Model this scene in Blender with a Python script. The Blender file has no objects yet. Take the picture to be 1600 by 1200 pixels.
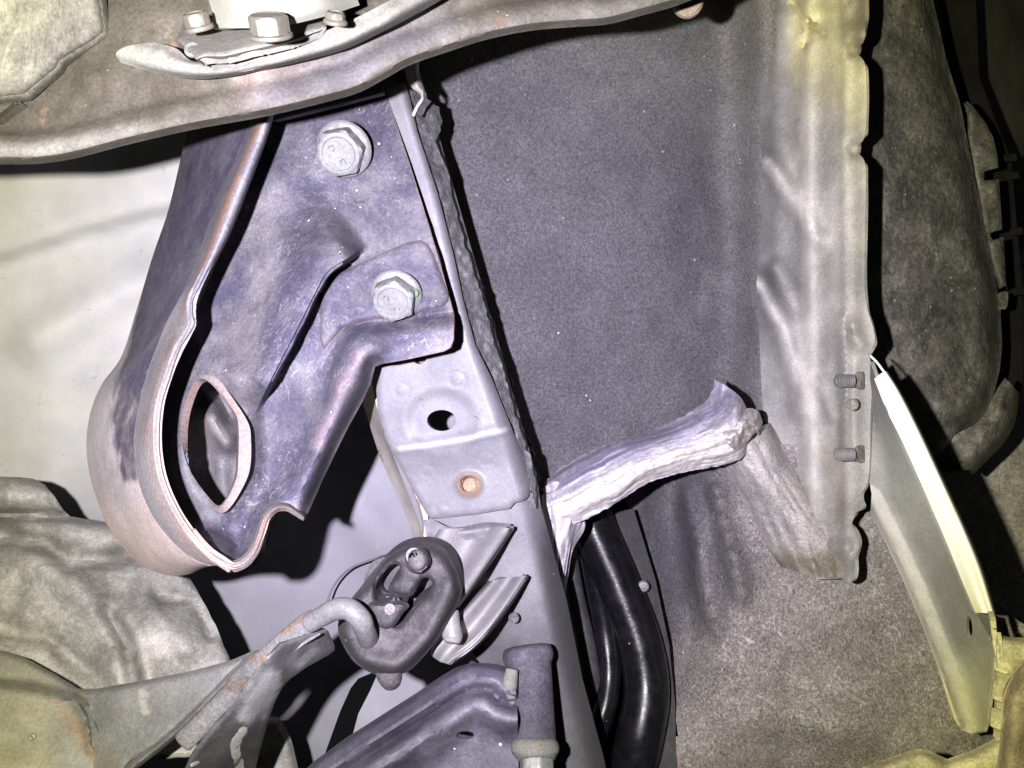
import bpy, bmesh, math, random
import numpy as np
from mathutils import Vector, Matrix
from mathutils.geometry import delaunay_2d_cdt
random.seed(7); rng = np.random.default_rng(7)

# ------------------------------------------------------------------ camera, world, light
S = 0.7                      # overall size: depths below are multiplied by this to get metres
F = 1200.0                   # focal length in pixels of a 1600 px wide frame
EYE = Vector((0.0, 0.0, 0.40))
sc = bpy.context.scene
cam_d = bpy.data.cameras.new('camera'); cam = bpy.data.objects.new('camera', cam_d)
sc.collection.objects.link(cam)
cam.location = EYE; cam.rotation_euler = (math.radians(90), 0, 0)
cam_d.sensor_width = 36.0; cam_d.lens = 36.0 * F / 1600.0
cam_d.clip_start = 0.01; cam_d.clip_end = 50
sc.camera = cam
w = bpy.data.worlds.new('World'); sc.world = w; w.use_nodes = True
w.node_tree.nodes['Background'].inputs[0].default_value = (0.9, 0.95, 1.0, 1)
w.node_tree.nodes['Background'].inputs[1].default_value = 0.009

LAMP = EYE + Vector((-0.060 * S, 0.0, 0.010 * S))    # hand-held lamp just left of the lens
def lamp(name, kind, power, col, size, cone=None):
    d = bpy.data.lights.new(name, kind); d.energy = power; d.color = col
    d.shadow_soft_size = size
    if cone: d.spot_size = math.radians(cone); d.spot_blend = 1.0
    o = bpy.data.objects.new(name, d); sc.collection.objects.link(o)
    o.location = LAMP; o.rotation_euler = (math.radians(90), 0, math.radians(-2))
    return o
lamp('torch_core', 'SPOT', 19.0, (0.555, 0.51, 1.0), 0.0030, 82)
lamp('torch_halo', 'POINT', 10.2, (1.0, 0.95, 0.48), 0.0030)
sc.view_settings.view_transform = 'Standard'; sc.view_settings.look = 'None'
sc.view_settings.exposure = 0.0; sc.view_settings.gamma = 1.0
sc.view_settings.use_curve_mapping = False
sc.cycles.max_bounces = 4
sc.cycles.use_denoising = True

# ------------------------------------------------------------------ layout helpers
def P(x, y, d):
    d = d * S
    return Vector(((x - 800) / F * d, d, EYE.z - (y - 600) / F * d))
def Parr(x, y, d):
    d = np.asarray(d) * S
    return np.stack([(x - 800) / F * d, d, EYE.z - (y - 600) / F * d], -1)
def px(n, d): return n / F * d * S            # n pixels at distance d, in metres
def sm(a, b, t):
    t = np.clip((t - a) / (b - a), 0, 1); return t * t * (3 - 2 * t)
def plane(*pts):                               # a flat sheet through three points
    A = np.array([[p[0], p[1], 1.0] for p in pts]); b = np.array([1.0 / p[2] for p in pts])
    c = np.linalg.solve(A, b)
    return lambda x, y: 1.0 / (c[0] * x + c[1] * y + c[2])
def segdist(x, y, poly, closed=False):
    """unsigned distance, signed distance (positive = right of travel on screen), parameter 0..1"""
    p = np.array([q[:2] for q in poly], float)
    if closed: p = np.vstack([p, p[:1]])
    a, b = p[:-1], p[1:]; ab = b - a; L2 = (ab ** 2).sum(1) + 1e-9
    ln = np.sqrt(L2); cum = np.concatenate([[0], np.cumsum(ln)])
    best = np.full(np.shape(x), 1e9); sg = np.zeros(np.shape(x)); tt = np.zeros(np.shape(x))
    for i in range(len(a)):
        t = np.clip(((x - a[i, 0]) * ab[i, 0] + (y - a[i, 1]) * ab[i, 1]) / L2[i], 0, 1)
        dx = x - a[i, 0] - t * ab[i, 0]; dy = y - a[i, 1] - t * ab[i, 1]
        dd = np.hypot(dx, dy); m = dd < best
        cr = ab[i, 0] * (y - a[i, 1]) - ab[i, 1] * (x - a[i, 0])
        best = np.where(m, dd, best); sg = np.where(m, np.sign(cr), sg)
        tt = np.where(m, (cum[i] + t * ln[i]) / cum[-1], tt)
    return best, best * sg, tt
def ridge(x, y, poly, wd):
    d, _, _ = segdist(x, y, poly); return np.exp(-(d / wd) ** 2)
_lat = {}
def vn(x, y, scale, seed=0):                   # smooth value noise, -1..1
    if seed not in _lat: _lat[seed] = np.random.default_rng(seed + 100).uniform(-1, 1, (64, 64))
    L = _lat[seed]; u = np.asarray(x) / scale + 17.3; v = np.asarray(y) / scale + 9.1
    i = np.floor(u).astype(int); j = np.floor(v).astype(int); fu = u - i; fv = v - j
    fu = fu * fu * (3 - 2 * fu); fv = fv * fv * (3 - 2 * fv)
    g = lambda a, b: L[a % 64, b % 64]
    return (g(i, j) * (1 - fu) + g(i + 1, j) * fu) * (1 - fv) + (g(i, j + 1) * (1 - fu) + g(i + 1, j + 1) * fu) * fv
def inside(x, y, poly):
    c = np.zeros(np.shape(x), bool); n = len(poly); j = n - 1
    for i in range(n):
        xi, yi = poly[i][:2]; xj, yj = poly[j][:2]
        if yi != yj:
            c ^= ((yi > y) != (yj > y)) & (x < (xj - xi) * (y - yi) / (yj - yi) + xi)
        j = i
    return c
def spline(pts, n, closed=False):              # arclength-even Catmull-Rom through pts (any dimension)
    p = np.array(pts, float)
    if len(p) == 2: return p[0] + (p[1] - p[0]) * np.linspace(0, 1, n)[:, None]
    if closed: q = np.vstack([p[-1:], p, p[:2]])
    else: q = np.vstack([2 * p[0] - p[1], p, 2 * p[-1] - p[-2]])
    out = []
    for i in range(1, len(q) - 2):
        p0, p1, p2, p3 = q[i - 1:i + 3]
        t0 = 0.0; t1 = t0 + max(np.linalg.norm(p1 - p0), 1e-6) ** .5
        t2 = t1 + max(np.linalg.norm(p2 - p1), 1e-6) ** .5; t3 = t2 + max(np.linalg.norm(p3 - p2), 1e-6) ** .5
        t = np.linspace(t1, t2, 16, endpoint=False)[:, None]
        A1 = (t1 - t) / (t1 - t0) * p0 + (t - t0) / (t1 - t0) * p1
        A2 = (t2 - t) / (t2 - t1) * p1 + (t - t1) / (t2 - t1) * p2
        A3 = (t3 - t) / (t3 - t2) * p2 + (t - t2) / (t3 - t2) * p3
        B1 = (t2 - t) / (t2 - t0) * A1 + (t - t0) / (t2 - t0) * A2
        B2 = (t3 - t) / (t3 - t1) * A2 + (t - t1) / (t3 - t1) * A3
        out.append((t2 - t) / (t2 - t1) * B1 + (t - t1) / (t2 - t1) * B2)
    c = np.vstack(out + [q[-2][None]])
    L = np.concatenate([[0], np.cumsum(np.linalg.norm(np.diff(c, axis=0), axis=1))])
    s = np.linspace(0, L[-1], n + 1)[:-1] if closed else np.linspace(0, L[-1], n)
    return np.stack([np.interp(s, L, c[:, k]) for k in range(c.shape[1])], 1)
def even(pts, step, closed=True):              # straight-segment resample that keeps the corners
    p = [np.array(q[:2], float) for q in pts]
    if closed: p.append(p[0])
    out = []
    for a, b in zip(p[:-1], p[1:]):
        n = max(1, int(round(np.linalg.norm(b - a) / step)))
        out += [a + (b - a) * k / n for k in range(n)]
    if not closed: out.append(p[-1])
    return np.array(out)
def smooth_poly(pts, step, closed=True):
    L = sum(math.dist(pts[i][:2], pts[(i + 1) % len(pts)][:2]) for i in range(len(pts)))
    return spline([q[:2] for q in pts], max(6, int(L / step)), closed)

# ------------------------------------------------------------------ object helpers
def thing(name, label, cat, at=None, group=None):
    o = bpy.data.objects.new(name, None); sc.collection.objects.link(o)
    o.empty_display_size = 0.01
    if at: o.location = P(*at)
    tag(o, label, cat, group); return o
def tag(o, label=None, cat=None, group=None, kind=None):
    if label: o['label'] = label
    if cat: o['category'] = cat
    if group: o['group'] = group
    if kind: o['kind'] = kind
    return o
def link(name, me, m, parent=None):
    o = bpy.data.objects.new(name, me); sc.collection.objects.link(o)
    if m is not None and not me.materials: me.materials.append(m)
    if parent is not None:
        root = parent; off = Vector((0, 0, 0))
        while root is not None:
            off = off + root.location; root = root.parent
        o.parent = parent; o.location = -off
        if parent.parent is not None or parent.type == 'MESH': o.location = -off
    return o
def mesh_from(name, V, Fc, attrs=None, smooth=True, sharp=50):
    me = bpy.data.meshes.new(name); me.from_pydata([tuple(map(float, v)) for v in V], [], Fc)
    me.validate(clean_customdata=False); me.update()
    for k, a in (attrs or {}).items():
        at = me.attributes.new(k, 'FLOAT', 'POINT'); at.data.foreach_set('value', np.asarray(a, np.float32))
    if smooth:
        me.polygons.foreach_set('use_smooth', [True] * len(me.polygons))
        me.set_sharp_from_angle(angle=math.radians(sharp))
    return me

def relief(name, outline, dfun, m, parent=None, step=8, holes=(), thick=0.0016, attrs=None, rings=(3, 7), curved=True,
           jag=0.0, jagscale=14, lip=None, sharp=55, deep=False, guides=(), jagmask=None):
    """Pressed sheet metal / moulded sheet: outline + relief, with real thickness and a turned rim."""
    bstep = min(step, 5)
    mk = (lambda q: smooth_poly(q, bstep)) if curved else (lambda q: even(q, bstep))
    O = mk(outline)
    if jag:
        O = O + np.stack([vn(O[:, 0], O[:, 1], jagscale, 3), vn(O[:, 0], O[:, 1], jagscale, 4)], 1) * jag * (jagmask(O[:, 0], O[:, 1])[:, None] if jagmask else 1.0)
    H = [smooth_poly(h, 3.0) for h in holes]
    def ed(x, y): return segdist(x, y, O, True)[0]
    x0, y0 = O.min(0); x1, y1 = O.max(0)
    gx, gy = np.meshgrid(np.arange(x0, x1, step), np.arange(y0, y1, step * 0.87))
    gx = gx + (np.arange(gx.shape[0]) % 2)[:, None] * step * 0.5
    gx = gx.ravel(); gy = gy.ravel()
    keep = inside(gx, gy, O)
    for h in H: keep &= ~inside(gx, gy, h)
    gx, gy = gx[keep], gy[keep]
    dd = ed(gx, gy)
    for h in H: dd = np.minimum(dd, segdist(gx, gy, h, True)[0])
    rmax = max(rings) if rings else 0
    keep = dd > max(step * 0.55, rmax + 2)
    for g in guides: keep &= segdist(gx, gy, g)[0] > 11
    gx, gy = gx[keep], gy[keep]
    pts = [np.stack([gx, gy], 1)]
    for g in guides:
        q = even(g, 4.0, False); q = spline(g, max(8, len(q)))
        t = np.gradient(q, axis=0); t /= np.linalg.norm(t, axis=1)[:, None] + 1e-9
        nn = np.stack([-t[:, 1], t[:, 0]], 1)
        for r in (-8, -4.5, -2, 0, 2, 4.5, 8):
            z = q + nn * r; k = inside(z[:, 0], z[:, 1], O)
            for h in H: k &= ~inside(z[:, 0], z[:, 1], h)
            e = ed(z[:, 0], z[:, 1])
            for h in H: e = np.minimum(e, segdist(z[:, 0], z[:, 1], h, True)[0])
            k &= (e > rmax + 1.5) & (segdist(z[:, 0], z[:, 1], g)[0] > abs(r) * .8)
            pts.append(z[k])
    for loop, sgn in [(O, 1)] + [(h, -1) for h in H]:
        t = np.roll(loop, -1, 0) - np.roll(loop, 1, 0); t /= np.linalg.norm(t, axis=1)[:, None] + 1e-9
        nrm = np.stack([-t[:, 1], t[:, 0]], 1)
        for r in rings:
            for sg in (1, -1):
                q = loop + nrm * r * sg
                k = inside(q[:, 0], q[:, 1], O)
                for h in H: k &= ~inside(q[:, 0], q[:, 1], h)
                e = ed(q[:, 0], q[:, 1])
                for h in H: e = np.minimum(e, segdist(q[:, 0], q[:, 1], h, True)[0])
                q = q[k & (e > r * 0.85)]
                pts.append(q[::(1 if r > 4 else 1)])
    I = np.vstack(pts)
    loops = [O] + H; edges = []; base = 0; B = []
    for l in loops:
        n = len(l); edges += [(base + i, base + (i + 1) % n) for i in range(n)]; base += n; B.append(l)
    A = np.vstack(B + [I])
    v2, e2, f2, ov, oe, of = delaunay_2d_cdt([Vector(p) for p in A], edges, [], 0, 1e-4)
    V2 = np.array([tuple(v) for v in v2])
    T = np.array([f[:3] for f in f2 if len(f) == 3])
    c = V2[T].mean(1)
    k = inside(c[:, 0], c[:, 1], O)
    for h in H: k &= ~inside(c[:, 0], c[:, 1], h)
    T = T[k]
    x, y = V2[:, 0], V2[:, 1]; e = ed(x, y)
    d = np.asarray(dfun(x, y, e) if dfun.__code__.co_argcount == 3 else dfun(x, y), float) + np.zeros_like(x)
    if lip: d = d + lip[0] * np.exp(-(e / lip[1]) ** 2)
    V = Parr(x, y, d)
    a2 = V2[T[:, 1]] - V2[T[:, 0]]; b2 = V2[T[:, 2]] - V2[T[:, 0]]
    flip = (a2[:, 0] * b2[:, 1] - a2[:, 1] * b2[:, 0]) > 0       # screen y runs down: face the camera
    T[flip] = T[flip][:, ::-1]
    # vertex normals, for the thickness
    n3 = np.cross(V[T[:, 1]] - V[T[:, 0]], V[T[:, 2]] - V[T[:, 0]])
    N = np.zeros_like(V)
    for i in range(3): np.add.at(N, T[:, i], n3)
    N /= np.linalg.norm(N, axis=1)[:, None] + 1e-12
    back = V + np.array([0.0, thick, 0.0]) if deep else V - N * thick
    cnt = {}
    for t in T:
        for i in range(3):
            a, b = int(t[i]), int(t[(i + 1) % 3]); cnt[(a, b)] = 1
    border = [(a, b) for (a, b) in cnt if (b, a) not in cnt]
    n = len(V); Vs = [V, back]; faces = [tuple(int(q) for q in t) for t in T]
    faces += [(int(t[2]) + n, int(t[1]) + n, int(t[0]) + n) for t in T]
    bi = sorted({a for a, b in border} | {b for a, b in border}); idx = {v: i for i, v in enumerate(bi)}
    m2 = 2 * n; Vs += [V[bi], back[bi]]; nb = len(bi)
    faces += [(m2 + idx[b], m2 + idx[a], m2 + nb + idx[a], m2 + nb + idx[b]) for a, b in border]
    VV = np.vstack(Vs)
    at = {'edge': np.concatenate([e, e, np.zeros(2 * nb)])}
    for kx, fn in (attrs or {}).items():
        av = np.asarray(fn(x, y), float) + np.zeros_like(x)
        at[kx] = np.concatenate([av, av, av[bi], av[bi]])
    return link(name, mesh_from(name, VV, faces, at, sharp=sharp), m, parent)

def grid_mesh(name, G, attrs=None, thick=0.0, closed_u=False, closed_v=False, sharp=55):
    nu, nv = G.shape[:2]; V = G.reshape(-1, 3); fc = []
    for i in range(nu if closed_u else nu - 1):
        for j in range(nv if closed_v else nv - 1):
            a = i * nv + j; b = i * nv + (j + 1) % nv; c = ((i + 1) % nu) * nv + (j + 1) % nv; d = ((i + 1) % nu) * nv + j
            fc.append((a, b, c, d))
    at = {k: np.asarray(v, float).reshape(-1) for k, v in (attrs or {}).items()}
    at.setdefault('edge', np.full(len(V), 60.0))
    if thick:
        q = np.array(fc); n3 = np.cross(V[q[:, 2]] - V[q[:, 0]], V[q[:, 3]] - V[q[:, 1]]); N = np.zeros_like(V)
        for i in range(4): np.add.at(N, q[:, i], n3)
        N /= np.linalg.norm(N, axis=1)[:, None] + 1e-12
        c = V.mean(0); view = V - np.array(EYE)
        if (N * view).sum() > 0: fc = [f[::-1] for f in fc]; N = -N
        n = len(V); B = V - N * thick; cnt = set()
        for f in fc:
            for i in range(4): cnt.add((f[i], f[(i + 1) % 4]))
        border = [(a, b) for a, b in cnt if (b, a) not in cnt]
        bi = sorted({a for a, b in border} | {b for a, b in border}); ix = {v: i for i, v in enumerate(bi)}; nb = len(bi)
        V = np.vstack([V, B, V[bi], B[bi]])
        fc = fc + [tuple(k + n for k in f[::-1]) for f in fc] + \
            [(2 * n + ix[b], 2 * n + ix[a], 2 * n + nb + ix[a], 2 * n + nb + ix[b]) for a, b in border]
        at = {k: np.concatenate([v, v, v[bi], v[bi]]) for k, v in at.items()}
    return mesh_from(name, V, fc, at, sharp=sharp)
def loft(name, lines, m, parent=None, nu=60, nv=24, thick=0.0016, attrs=None, bump=None, straight=False, sharp=55, warp=None):
    """lines: polylines (px, py, d) lying side by side; the sheet runs smoothly across them."""
    R = [spline(l, nu) for l in lines]                              # along
    C = np.stack(R, 1)                                              # nu x nlines x 3
    G = np.stack([(spline(C[i], nv) if not straight else np.stack([np.interp(np.linspace(0, 1, nv), np.linspace(0, 1, C.shape[1]), C[i][:, k]) for k in range(3)], 1)) for i in range(nu)], 0)
    x, y, d = G[..., 0], G[..., 1], G[..., 2]
    U, Vv = np.meshgrid(np.linspace(0, 1, nu), np.linspace(0, 1, nv), indexing='ij')
    if warp: wx, wy = warp(x, y, U, Vv); x = x + wx; y = y + wy
    if bump: d = d + bump(x, y, U, Vv)
    W = Parr(x, y, d)
    at = {k: fn(x, y, U, Vv) + 0 * x for k, fn in (attrs or {}).items()}
    return link(name, grid_mesh(name, W, at, thick, sharp=sharp), m, parent)
def tube(name, pts, rad, m, parent=None, n=60, seg=20, caps=True, attrs=None, world=False, squash=None):
    """pts: (px, py, d) control points; rad in pixels at their distance (number or list)"""
    W = np.array([tuple(P(*p)) for p in pts]) if not world else np.array(pts, float)
    r = np.array(rad if isinstance(rad, (list, tuple)) else [rad] * len(pts), float)
    if not world: r = np.array([px(a, p[2]) for a, p in zip(r, pts)])
    c = spline(np.hstack([W, r[:, None]]), n); ctr, rr = c[:, :3], c[:, 3]
    T = np.gradient(ctr, axis=0); T /= np.linalg.norm(T, axis=1)[:, None]
    up = np.array([0.0, -1.0, 0.02]); G = []
    for i in range(n):
        s = np.cross(T[i], up); s /= np.linalg.norm(s) + 1e-9; q = np.cross(s, T[i])
        a = np.linspace(0, 2 * np.pi, seg, endpoint=False)
        k = squash or 1.0
        G.append(ctr[i] + rr[i] * (np.cos(a)[:, None] * s + k * np.sin(a)[:, None] * q))
    if caps:
        def cap(i, sg):
            out = []
            for f, h in ((0.9, 0.10), (0.6, 0.16), (0.02, 0.18)):
                out.append(ctr[i] + (G[i] - ctr[i]) * f + sg * T[i] * rr[i] * h)
            return out
        lo, hi = cap(0, -1), cap(n - 1, 1)
        G = lo[::-1] + G + hi
    me = grid_mesh(name, np.array(G), None, 0, closed_v=True, sharp=50)
    o = link(name, me, m, parent); fix_normals(me); return o
def fix_normals(me):
    bm = bmesh.new(); bm.from_mesh(me); bmesh.ops.recalc_face_normals(bm, faces=bm.faces); bm.to_mesh(me); bm.free()
def frame(nrm):
    n = Vector(nrm).normalized(); a = Vector((1, 0, 0)).cross(n)
    if a.length < .1: a = Vector((0, 0, 1)).cross(n)
    a.normalize(); b = n.cross(a); return a, b, n
def lathe(name, at, nrm, prof, m, parent=None, seg=40, hexes=None, rot=0.0, sharp=35):
    """prof: (radius, height) in pixels at the place's distance; hexes: indexes of rings that are hexagons"""
    c = P(*at); k = px(1, at[2]); a, b, n = frame(nrm); G = []
    th = np.linspace(0, 2 * np.pi, seg, endpoint=False)
    hx = 1 / np.cos(((th + rot) % (np.pi / 3)) - np.pi / 6)
    for i, (r, h) in enumerate(prof):
        rr = r * (hx if hexes and i in hexes else 1) * np.ones(seg)
        G.append(np.array(c) + k * (np.outer(rr * np.cos(th), a) + np.outer(rr * np.sin(th), b)) + k * h * np.array(n))
    me = grid_mesh(name, np.array(G), None, 0, closed_v=True, sharp=sharp); fix_normals(me)
    return link(name, me, m, parent)
def box(name, pts8, m, parent=None, bev=0.0):
    bm = bmesh.new(); vs = [bm.verts.new(p) for p in pts8]
    for f in ((0, 1, 2, 3), (7, 6, 5, 4), (0, 4, 5, 1), (1, 5, 6, 2), (2, 6, 7, 3), (3, 7, 4, 0)): bm.faces.new([vs[i] for i in f])
    bmesh.ops.recalc_face_normals(bm, faces=bm.faces)
    if bev: bmesh.ops.bevel(bm, geom=bm.edges[:], offset=bev, segments=2, affect='EDGES', profile=.6)
    me = bpy.data.meshes.new(name); bm.to_mesh(me); bm.free()
    return link(name, me, m, parent)
def block(name, quad, d0, d1, m, parent=None, bev=0.0006):          # a solid block: screen quad, near and far distance
    if not isinstance(d0, (list, tuple)): d0 = [d0] * 4
    if not isinstance(d1, (list, tuple)): d1 = [d1] * 4
    return box(name, [P(q[0], q[1], a) for q, a in zip(quad, d0)] + [P(q[0], q[1], a) for q, a in zip(quad, d1)], m, parent, bev)

# ------------------------------------------------------------------ materials
def mat(name, base, dust=None, dust_amt=0.5, dust_scale=70, hair=0.0, hair_col=None, speck=0.0, speck_scale=700, rust=0.0, edge_rust=0.0,
        rust_col=(0.20, 0.09, 0.05), rust_scale=60, rough=0.6, metal=0.0, bump=0.25, bump_scale=500, grain=0.25, grain_scale=900,
        layers=(), fibre=0.0, fibre_scale=700, stretch=None, big_bump=0.0, big_scale=60, coat=0.0, spec=0.4, mottle=0.45):
    m = bpy.data.materials.new(name); m.use_nodes = True; nt = m.node_tree; N = nt.nodes; L = nt.links
    b = N['Principled BSDF']
    tc = N.new('ShaderNodeTexCoord'); co = tc.outputs['Object']
    def mapped(scale=(1, 1, 1), rot=(0, 0, 0), loc=(0, 0, 0)):
        mp = N.new('ShaderNodeMapping'); L.new(co, mp.inputs[0])
        mp.inputs['Scale'].default_value = scale; mp.inputs['Rotation'].default_value = rot; mp.inputs['Location'].default_value = loc
        return mp.outputs[0]
    def noise(scale, detail=4, rough_=0.6, vec=None, dist=0.0, out='Fac'):
        t = N.new('ShaderNodeTexNoise'); t.inputs['Scale'].default_value = scale; t.inputs['Detail'].default_value = detail
        t.inputs['Roughness'].default_value = rough_; t.inputs['Distortion'].default_value = dist
        L.new(vec or co, t.inputs['Vector']); return t.outputs[out]
    def ramp(v, a, c):
        r = N.new('ShaderNodeMapRange'); r.interpolation_type = 'SMOOTHSTEP'
        r.inputs['From Min'].default_value = a; r.inputs['From Max'].default_value = c; L.new(v, r.inputs['Value']); return r.outputs[0]
    def math_(op, a, c):
        n = N.new('ShaderNodeMath'); n.operation = op
        for i, q in enumerate((a, c)):
            if isinstance(q, (int, float)): n.inputs[i].default_value = q
            else: L.new(q, n.inputs[i])
        return n.outputs[0]
    def mix(f, A, B, mode='MIX'):
        n = N.new('ShaderNodeMix'); n.data_type = 'RGBA'; n.blend_type = mode
        if isinstance(f, (int, float)): n.inputs[0].default_value = f
        else: L.new(f, n.inputs[0])
        for i, q in ((6, A), (7, B)):
            if isinstance(q, tuple): n.inputs[i].default_value = (*q, 1)
            else: L.new(q, n.inputs[i])
        return n.outputs[2]
    def attr(k):
        a = N.new('ShaderNodeAttribute'); a.attribute_name = k; return a.outputs['Fac']
    col = base
    ro = rough
    if dust is not None:
        f = math_('MULTIPLY', ramp(noise(dust_scale, 8, 0.68, dist=0.4), 0.40, 0.68), dust_amt); col = mix(f, col, dust)
        f2 = math_('MULTIPLY', ramp(noise(dust_scale * 4.7, 6, 0.7), 0.45, 0.75), dust_amt * 0.7); col = mix(f2, col, dust)
    if hair:
        hc = hair_col or dust or (0.5, 0.5, 0.5)
        for i, an in enumerate((0.5, -0.45, 1.2, 2.2)):
            r1 = N.new('ShaderNodeMapping'); L.new(co, r1.inputs[0]); r1.inputs['Rotation'].default_value = (0, an, 0); r1.inputs['Location'].default_value = (i * .31, 0, i * .2)
            wob = N.new('ShaderNodeTexNoise'); wob.inputs['Scale'].default_value = 55; L.new(co, wob.inputs['Vector'])
            ad = N.new('ShaderNodeVectorMath'); ad.operation = 'MULTIPLY_ADD'; L.new(wob.outputs['Color'], ad.inputs[0]); ad.inputs[1].default_value = (.022, .022, .022); L.new(r1.outputs[0], ad.inputs[2])
            r2 = N.new('ShaderNodeMapping'); L.new(ad.outputs[0], r2.inputs[0]); r2.inputs['Scale'].default_value = (1150, 400, 150)
            f = ramp(noise(1.0, 3, 0.6, r2.outputs[0]), 0.58, 0.74)
            col = mix(math_('MULTIPLY', math_('MULTIPLY', f, hair), ramp(noise(38, 4, .6), .38, .62)), col, hc)
    if fibre:
        f = ramp(noise(1.0, 5, 0.7, mapped(stretch or (fibre_scale, fibre_scale, fibre_scale * .35)), 2.5), 0.35, 0.72)
        col = mix(math_('MULTIPLY', f, fibre), col, dust or (0.4, 0.4, 0.4))
    # worn or dirty areas, plus highlights and shade painted into the colour
    for (k, c2, br, wd) in layers:
        v = math_('ADD', attr(k), math_('MULTIPLY', math_('SUBTRACT', noise(90, 7, 0.65), 0.5), br))
        col = mix(math_('MULTIPLY', ramp(v, 0.5 - wd, 0.5 + wd), 0.8 if fibre else (0.9 if hair else 1.0)), col, c2)
    if rust:
        f = ramp(noise(rust_scale, 7, 0.7, dist=0.6), 0.66 - 0.25 * rust, 0.71 - 0.22 * rust); col = mix(math_('MULTIPLY', f, 0.85), col, rust_col)
    if edge_rust:
        v = math_('ADD', math_('DIVIDE', attr('edge'), edge_rust), math_('MULTIPLY', noise(150, 5, 0.6), 1.0))
        f = ramp(v, 1.35, 0.55); col = mix(math_('MULTIPLY', f, 0.8), col, rust_col)
    mo = ramp(noise(26, 5, 0.6), 0.3, 0.7); col = mix(mottle, col, mix(mo, (0.45, 0.45, 0.45), (1.5, 1.5, 1.5)), 'MULTIPLY')
    if grain:
        g = ramp(noise(grain_scale, 5, 0.75), 0.25, 0.75)
        col = mix(grain, col, mix(g, (0.15, 0.15, 0.15), (1.9, 1.9, 1.9)), 'MULTIPLY')
    if speck:
        v = N.new('ShaderNodeTexVoronoi'); v.inputs['Scale'].default_value = speck_scale * 1.9; L.new(co, v.inputs['Vector'])
        sp = N.new('ShaderNodeSeparateColor'); L.new(v.outputs['Color'], sp.inputs[0])
        f = math_('MULTIPLY', ramp(math_('DIVIDE', v.outputs['Distance'], math_('ADD', math_('POWER', sp.outputs[2], 3.0), 0.35)), 0.27, 0.15), ramp(sp.outputs[0], 1 - speck, 1 - speck + 0.01))
        col = mix(math_('MULTIPLY', f, sp.outputs[1]), col, (0.75, 0.75, 0.75))
    if isinstance(col, tuple): b.inputs['Base Color'].default_value = (*col, 1)
    else: L.new(col, b.inputs['Base Color'])
    rr = ramp(noise(130, 5, 0.6), 0.2, 0.8)
    L.new(math_('ADD', math_('MULTIPLY', rr, 0.22), max(rough - 0.11, 0.05)), b.inputs['Roughness'])
    b.inputs['Metallic'].default_value = metal; b.inputs['Specular IOR Level'].default_value = spec
    if coat: b.inputs['Coat Weight'].default_value = coat; b.inputs['Coat Roughness'].default_value = 0.15
    nrm = None
    if big_bump:
        bn = N.new('ShaderNodeBump'); bn.inputs['Strength'].default_value = big_bump; bn.inputs['Distance'].default_value = 0.004
        L.new(noise(big_scale, 3, 0.5), bn.inputs['Height']); nrm = bn.outputs[0]
    bn = N.new('ShaderNodeBump'); bn.inputs['Strength'].default_value = bump; bn.inputs['Distance'].default_value = 0.0012
    if fibre: h = noise(1.0, 5, 0.7, mapped(stretch or (fibre_scale, fibre_scale, fibre_scale * .35)), 2.5)
    else: h = noise(bump_scale, 6, 0.65)
    L.new(h, bn.inputs['Height'])
    if nrm: L.new(nrm, bn.inputs['Normal'])
    L.new(bn.outputs[0], b.inputs['Normal'])
    return m

M = {}
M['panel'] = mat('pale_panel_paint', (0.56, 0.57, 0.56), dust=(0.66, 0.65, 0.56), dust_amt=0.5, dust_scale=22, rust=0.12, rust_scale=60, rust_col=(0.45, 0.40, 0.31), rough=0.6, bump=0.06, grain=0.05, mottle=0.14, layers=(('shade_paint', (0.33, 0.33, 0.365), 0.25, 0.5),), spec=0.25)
M['bracket'] = mat('indigo_bracket_paint', (0.048, 0.046, 0.070), dust=(0.14, 0.136, 0.136), dust_amt=0.65, dust_scale=45, hair=0.5, hair_col=(0.25, 0.24, 0.23), speck=0.05, speck_scale=300, edge_rust=3.4, rust_col=(0.12, 0.08, 0.062), spec=0.28, rough=0.68, bump=0.2, grain=0.35, layers=(('pale', (0.225, 0.21, 0.20), 0.9, 0.45), ('blush', (0.20, 0.155, 0.165), 0.9, 0.5)))
M['bracket_wall'] = mat('worn_bracket_wall', (0.050, 0.047, 0.074), dust=(0.12, 0.115, 0.12), dust_amt=0.6, dust_scale=55, hair=0.4, hair_col=(0.2, 0.2, 0.2), rough=0.6, bump=0.2, grain=0.3, mottle=0.35,
    layers=(('pale', (0.40, 0.38, 0.37), 1.3, 0.3), ('blush', (0.44, 0.35, 0.29), 1.5, 0.4), ('rust', (0.24, 0.14, 0.09), 1.2, 0.25)))
M['bracket_lip'] = mat('worn_bracket_lip', (0.075, 0.070, 0.098), dust=(0.13, 0.125, 0.13), dust_amt=0.6, dust_scale=55, hair=0.3, hair_col=(0.2, 0.2, 0.2), rough=0.65, bump=0.3, grain=0.35, mottle=0.4,
    layers=(('pale', (0.185, 0.175, 0.17), 0.9, 0.3), ('blush', (0.225, 0.175, 0.145), 1.2, 0.45), ('rust', (0.175, 0.112, 0.078), 1.4, 0.3)))
M['rail'] = mat('grey_rail_paint', (0.132, 0.130, 0.141), dust=(0.185, 0.18, 0.18), dust_amt=0.45, dust_scale=40, speck=0.02, speck_scale=300, rough=0.55, bump=0.12, grain=0.16, mottle=0.3, rust=0.12, rust_scale=260, rust_col=(0.085, 0.075, 0.07), layers=(('dirt_shade', (0.06, 0.058, 0.062), 0.6, 0.4), ('stain', (0.19, 0.13, 0.09), 0.9, 0.4), ('scuff_highlight', (0.30, 0.30, 0.33), 0.5, 0.45)))
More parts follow.
